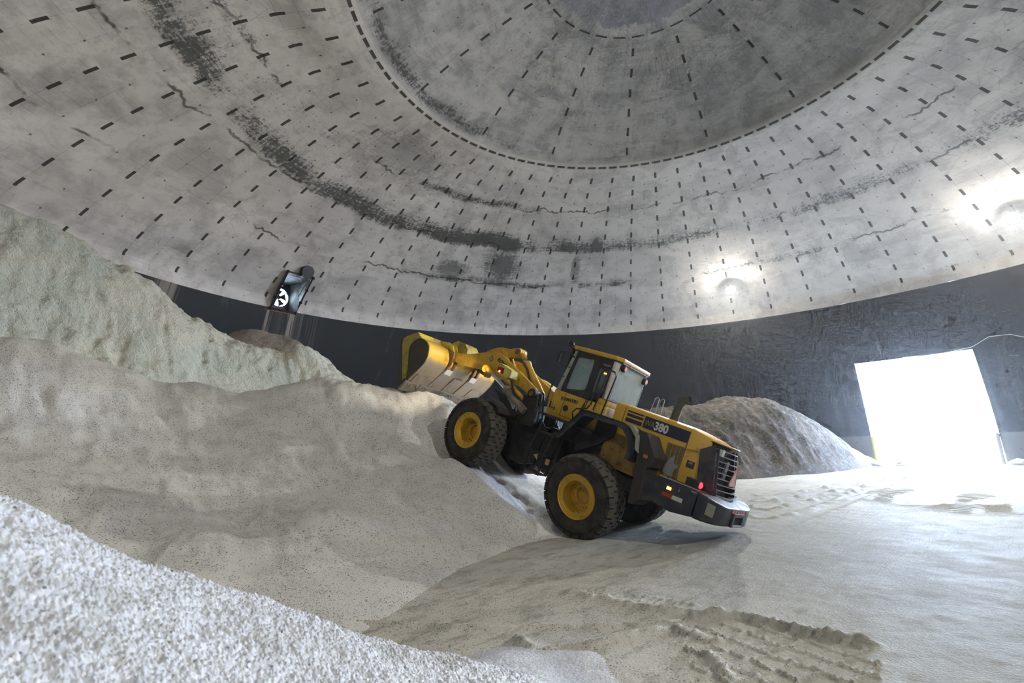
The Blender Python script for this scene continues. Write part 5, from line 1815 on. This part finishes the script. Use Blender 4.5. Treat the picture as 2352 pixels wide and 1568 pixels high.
# ---- ladder and platform, left side
b = nb()
for (x0, x1, z) in ((0.96, 1.42, 1.46), (1.06, 1.50, 1.02), (1.14, 1.50, 0.60)):
    box(b, x0, x1, 0.86, 1.18, z - 0.035, z)
for x0, x1 in ((1.42, 1.46), (1.02, 1.05)):
    prism(b, [(x0, 1.48), (x1, 1.48), (x1 + 0.09, 0.98), (x1 + 0.07, 0.57), (x0 + 0.07, 0.57), (x0 + 0.09, 0.98)], 1.14, 1.18)
    prism(b, [(x0, 1.48), (x1, 1.48), (x1 + 0.09, 0.98), (x1 + 0.07, 0.57), (x0 + 0.07, 0.57), (x0 + 0.09, 0.98)], 0.86, 0.89)
lad = obj('ladder', b, BLACK, LD)
b = nb()
box(b, 0.98, 1.42, 0.60, 0.86, 0.9, 1.45)
obj('battery_box', b, BLACK, LD)
b = nb(); prism(b, [(1.36, 0.93), (1.26, 0.99), (1.24, 0.86)], 1.181, 1.186); obj('ladder_sticker', b, plain('tan_sticker', (0.32, 0.24, 0.15), .6), lad)
b = nb(); box(b, 0.90, 0.98, 1.20, 1.24, 0.86, 0.98); obj('amber_reflector', b, plain('dull_orange', (0.34, 0.21, 0.09), 0.5), LD)
b = nb()
box(b, 0.3, 1.75, 0.60, 1.0, 1.78, 1.83)
obj('cab_platform', b, BLACK, LD)

# ---- cab
cab = None
b = nb()       # yellow lower body with a chamfered rear corner
plan = [(1.76, 0.60), (1.70, 0.72), (0.50, 0.72), (0.40, 0.62), (0.40, -0.62), (0.50, -0.72), (1.70, -0.72), (1.76, -0.60)]
prism(b, plan, 1.83, 2.42, 'z', taper=[(1.84, 0.56), (1.72, 0.72), (0.50, 0.72), (0.40, 0.62), (0.40, -0.62), (0.50, -0.72), (1.72, -0.72), (1.84, -0.56)])
prism(b, [(0.62, 0.72), (0.50, 0.72), (0.40, 0.62), (0.40, -0.62), (0.50, -0.72), (0.62, -0.72)], 2.42, 2.565, 'z')
bevel(b, 0.015, 2)
cab = obj('cab', b, YEL, LD, smooth=True)
b = nb()       # sloped front foot of the cab
prism(b, [(1.74, 2.36), (1.86, 2.25), (1.80, 1.83), (1.60, 1.80), (1.60, 2.40)], -0.60, 0.68)
bevel(b, 0.02, 2)
obj('cab_front_foot', b, YEL, cab, smooth=True)
# black upper side panels with real openings
zt = 3.40
for s in (1, -1):
    y0, y1 = (0.695, 0.72) if s > 0 else (-0.72, -0.695)
    b = nb()
    # door glass opening
    outer = [(1.585, 2.42), (1.585, 2.60), (1.52, 3.0), (1.475, 3.40), (1.2, 3.41), (0.93, 3.41), (0.90, 2.9), (0.88, 2.55), (0.88, 2.44), (1.2, 2.42)]
    inner = [(1.46, 2.505), (1.455, 2.60), (1.44, 3.0), (1.415, 3.23), (1.38, 3.265), (1.02, 3.29), (0.985, 3.26), (0.965, 2.64), (0.985, 2.60), (1.2, 2.53)]
    frame_prism(b, outer, inner, y0, y1)
    # rear quarter opening
    outer = [(0.88, 2.44), (0.88, 2.55), (0.90, 2.9), (0.93, 3.41), (0.7, 3.42), (0.52, 3.42), (0.50, 3.0), (0.48, 2.56), (0.62, 2.50), (0.75, 2.45)]
    inner = [(0.83, 2.60), (0.83, 2.65), (0.85, 2.9), (0.86, 3.15), (0.7, 3.16), (0.60, 3.16), (0.58, 3.0), (0.55, 2.66), (0.62, 2.63), (0.75, 2.61)]
    frame_prism(b, outer, inner, y0, y1)
    ds = obj('cab_side_frame', b, CABBLK, cab)
    b = nb()
    prism(b, [(1.47, 2.50), (1.41, 3.28), (0.98, 3.30), (0.96, 2.60)], s * 0.705, s * 0.710)
    obj('door_window', b, GLASS, cab)
    b = nb()
    prism(b, [(0.84, 2.59), (0.86, 3.17), (0.60, 3.17), (0.55, 2.65)], s * 0.705, s * 0.710)
    obj('quarter_window', b, mat_glass('dark_glass', 0.12, (0.25, 0.32, 0.30)) if s > 0 else GLASS, cab)
    # front pillar, pale aluminium look
    b = nb()
    prism(b, [(1.70, 2.42), (1.585, 2.42), (1.475, 3.40), (1.55, 3.41)], y0 + (0.0 if s > 0 else 0), y1)
    obj('front_pillar', b, worn('pillar_grey', (0.30, 0.33, 0.30), (0.2, 0.2, 0.18), .3), cab)
    # chamfered rear pillar
    b = nb()
    prism(b, [(0.52, 0.72 * s), (0.46, 0.72 * s), (0.39, 0.64 * s), (0.40, 0.60 * s), (0.50, 0.68 * s)], 2.56, 3.42, 'z')
    obj('rear_pillar', b, worn('pillar_lit', (0.55, 0.53, 0.52), (0.35, 0.33, 0.3), .3), cab)  # bright light on this corner is put into the pale base colour
    b = nb()
    box(b, 0.83, 0.80, s * 0.712, s * 0.722, 2.42, 3.40)
    obj('door_seam', b, RUBBER_SEAL, cab)
b = nb()      # windscreen frame and rear frame
frame_prism(b, [(0.70, 2.42), (0.70, 3.40), (-0.70, 3.40), (-0.70, 2.42)], [(0.60, 2.48), (0.62, 3.32), (-0.62, 3.32), (-0.60, 2.48)], 1.63, 1.66, 'x')
obj('windscreen_frame', b, CABBLK, cab)
b = nb(); box(b, 1.64, 1.65, -0.62, 0.62, 2.46, 3.34); obj('windscreen', b, GLASS, cab)
b = nb()
frame_prism(b, [(0.64, 2.56), (0.64, 3.42), (-0.64, 3.42), (-0.64, 2.56)], [(0.61, 2.60), (0.61, 3.38), (-0.61, 3.38), (-0.61, 2.60)], 0.385, 0.41, 'x')
obj('rear_window_frame', b, CABBLK, cab)
b = nb(); box(b, 0.390, 0.396, -0.62, 0.62, 2.58, 3.40); rg = obj('rear_window', b, REARGLASS, cab)
text_mesh('rear_window_lettering', 'KOMATSU', 0.115, (0.386, 0.42, 3.20), (0, -1, -0.02), (0, 0, 1), plain('frosted', (0.45, 0.52, 0.46), .5), rg, 0.001, 1.05)
b = nb()      # roof
rp = [(1.70, 0.60), (1.60, 0.77), (0.46, 0.77), (0.33, 0.66), (0.33, -0.66), (0.46, -0.77), (1.60, -0.77), (1.70, -0.60)]
prism(b, rp, 3.405, 3.50, 'z')
bevel(b, 0.025, 3, 40)
obj('cab_roof', b, YEL, cab, smooth=True)
b = nb()
prism(b, [(x * 0.98 + 0.02, y * 0.96) for x, y in rp], 3.385, 3.41, 'z')
obj('roof_underside', b, CABBLK, cab)
# rear lamps of the cab
for y, z, lit in ((0.53, 3.30, ORANGE), (-0.55, 3.26, ORANGE)):
    b = nb()
    tube(b, [(0.40, y, z), (0.31, y, z)], 0.075, 18)
    wl = obj('cab_work_lamp', b, BLACK, cab, smooth=True)
    b = nb(); tube(b, [(0.312, y, z), (0.302, y, z)], 0.052, 18); obj('lamp_lens', b, lit, wl)
b = nb(); box(b, 0.60, 0.66, 0.72, 0.728, 3.06, 3.085); obj('side_lamp', b, AMBERLIT, cab)
# door, handle, seams, round hole, lettering
b = nb()
prism(b, [(1.395, 2.40), (1.39, 1.90), (0.98, 1.90), (0.86, 2.02), (0.86, 2.40), (0.87, 2.41), (0.87, 2.01), (0.985, 1.89), (1.40, 1.89), (1.405, 2.41)], 0.720, 0.7235)
obj('door_seam_line', b, plain('seam_dark', (0.06, 0.04, 0.01), .6), cab)
b = nb(); tube(b, [(1.295, 0.715, 2.08), (1.295, 0.728, 2.08)], 0.068, 24); obj('round_port', b, BLACK, cab)
text_mesh('cab_lettering', 'KOMATSU', 0.098, (1.49, 0.724, 2.235), (-1, 0, 0.06), (0, 0, 1), DNAVY, cab, 0.002, 0.98, 0.004)
text_mesh('galeo_lettering', 'GALEO', 0.052, (0.745, 0.723, 3.235), (-1, 0, 0.0), (0, 0, 1), PALE, cab, 0.001, 1.1)
b = nb(); box(b, 0.84, 0.93, 0.72, 0.75, 2.42, 2.45); box(b, 0.78, 0.83, .72, .74, 2.43, 2.46); obj('door_handle', b, BLACK, cab)
b = nb(); box(b, 1.74, 1.72, 0.69, 0.722, 1.98, 2.12); box(b, 1.58, 1.72, 0.70, 0.726, 1.985, 2.005); box(b, 1.57, 1.59, .70, .73, 1.95, 2.04); obj('door_hinge', b, BLACK, cab)
b = nb(); prism(b, [(1.71, 1.95), (1.66, 2.14), (1.62, 1.98)], 0.721, 0.724); obj('warning_sticker', b, plain('grey_sticker', (0.25, 0.22, 0.12), .6), cab)
# interior: seat, wheel, column, console
b = nb()
box(b, 0.70, 1.15, -0.24, 0.24, 2.15, 2.42); prism(b, [(0.72, 2.40), (0.84, 2.42), (0.76, 3.02), (0.62, 3.0)], -0.22, 0.22)
box(b, 0.62, 0.74, -0.13, 0.13, 3.02, 3.2)
bevel(b, 0.03, 2)
obj('driver_seat', b, SEAT, cab, smooth=True)
b = nb()
tube(b, [(1.50, 0.02, 2.3), (1.34, 0.02, 2.70)], 0.035, 10)
ringp = []
for k in range(25):
    a = 2 * math.pi * k / 24
    ringp.append(Vector((1.32, 0.02, 2.73)) + Vector((0.12 * math.cos(a), 0.19 * math.sin(a), 0.09 * math.cos(a))))
tube(b, ringp, 0.014, 8, cap=False)
for a in (0.3, 2.4, 4.5):
    tube(b, [(1.33, 0.02, 2.71), Vector((1.32, 0.02, 2.73)) + Vector((0.12 * math.cos(a), 0.19 * math.sin(a), 0.09 * math.cos(a)))], 0.010, 6)
obj('steering_wheel', b, plain('steering_grey', (0.22, 0.22, 0.16), .5), cab, smooth=True)
b = nb(); tube(b, [(1.60, -0.5, 3.2), (1.2, 0.2, 2.55)], 0.008, 6); tube(b, [(1.62, 0.63, 2.9), (1.63, -0.6, 2.9)], 0.012, 6); obj('wiper_arm', b, BLACK, cab)
# mirrors, roof ball lamp, hand rails
b = nb(); bmesh.ops.create_uvsphere(b, u_segments=20, v_segments=12, radius=0.072, matrix=Matrix.Translation((1.62, 0.88, 3.49)))
tube(b, [(1.58, 0.74, 3.40), (1.62, 0.86, 3.44)], 0.02, 8)
obj('roof_ball_lamp', b, plain('gloss_black', (0.006, 0.006, 0.006), 0.15), cab, smooth='all')
b = nb()
tube(b, [(1.50, 0.74, 3.22), (1.60, 0.90, 3.30), (1.66, 1.0, 3.28), (1.69, 1.02, 3.2)], 0.016, 8)
tube(b, [(1.52, 0.74, 2.98), (1.62, 0.9, 2.97), (1.67, 1.0, 3.0)], 0.012, 8)
box(b, 1.66, 1.70, 0.92, 1.10, 2.98, 3.24)
bevel(b, 0.02, 2)
mr = obj('side_mirror', b, CABBLK, cab, smooth=True)
b = nb(); box(b, 1.652, 1.658, 0.94, 1.08, 3.0, 3.22); obj('mirror_glass', b, CHROME, mr)
b = nb()
tube(b, [(1.60, 0.74, 2.74), (1.66, 0.86, 2.74), (1.72, 0.92, 2.66), (1.70, 0.92, 2.0)], 0.014, 8)
tube(b, [(1.715, 0.92, 2.60), (1.70, 0.92, 2.42)], 0.024, 10)
obj('front_handrail', b, BLACK, cab, smooth=True)
b = nb()
tube(b, [(0.92, 0.98, 2.06), (0.86, 0.98, 2.16), (0.62, 0.98, 2.24), (0.56, 0.98, 2.36), (0.57, 0.98, 3.0), (0.53, 0.98, 3.11), (0.42, 0.98, 3.15), (0.27, 0.98, 3.13), (0.21, 0.98, 3.05), (0.26, 0.98, 2.22)], 0.017, 8)
tube(b, [(0.41, 0.98, 3.15), (0.47, 0.98, 2.25)], 0.015, 8)
tube(b, [(0.92, 0.98, 2.06), (0.94, 0.90, 1.98), (0.93, 0.80, 1.86)], 0.014, 8)
obj('side_handrail', b, plain('handrail_metal', (0.05, 0.05, 0.05), 0.25, 0.7), LD, smooth=True)
b = nb(); tube(b, [(0.86, 0.75, 2.0), (0.80, 0.75, 2.42)], 0.012, 8); obj('door_rod', b, BLACK, cab)

# ---- boom lettering
text_mesh('boom_lettering', 'KOMATSU', 0.135, (3.92, 0.533, 2.615), (-0.71, 0, -0.225), (0.3, 0, 0.9), DNAVY, boom, 0.002, 1.0, 0.006)
b = nb()
prism(b, [(4.22, 2.60), (4.14, 2.70), (4.06, 2.61), (4.13, 2.51)], 0.531, 0.534)
lg = obj('boom_diamond_logo', b, plain('logo_grey', (0.10, 0.10, 0.07), .5), boom)
b = nb()
prism(b, [(4.185, 2.605), (4.14, 2.66), (4.095, 2.61), (4.135, 2.555)], 0.534, 0.536)
obj('logo_mark', b, plain('logo_light', (0.38, 0.36, 0.26), .5), lg)

# ================================================================== DUSTY AIR
hz = bpy.data.materials.new('salt_dust_haze')
hz.use_nodes = True
hz.node_tree.nodes.clear()
_o = hz.node_tree.nodes.new('ShaderNodeOutputMaterial')
_v = hz.node_tree.nodes.new('ShaderNodeVolumeScatter')
_v.inputs['Color'].default_value = (0.92, 0.95, 1.0, 1)
_v.inputs['Density'].default_value = 0.0007
_v.inputs['Anisotropy'].default_value = 0.75
hz.node_tree.links.new(_v.outputs[0], _o.inputs['Volume'])
b = nb()
bmesh.ops.create_cone(b, cap_ends=True, segments=64, radius1=25.5, radius2=22.5, depth=17.6, matrix=Matrix.Translation((CX, CY, 8.7)))
tag(obj('dust_haze', b, hz), 'thin bluish dust haze filling the dome air', 'haze', kind='stuff')
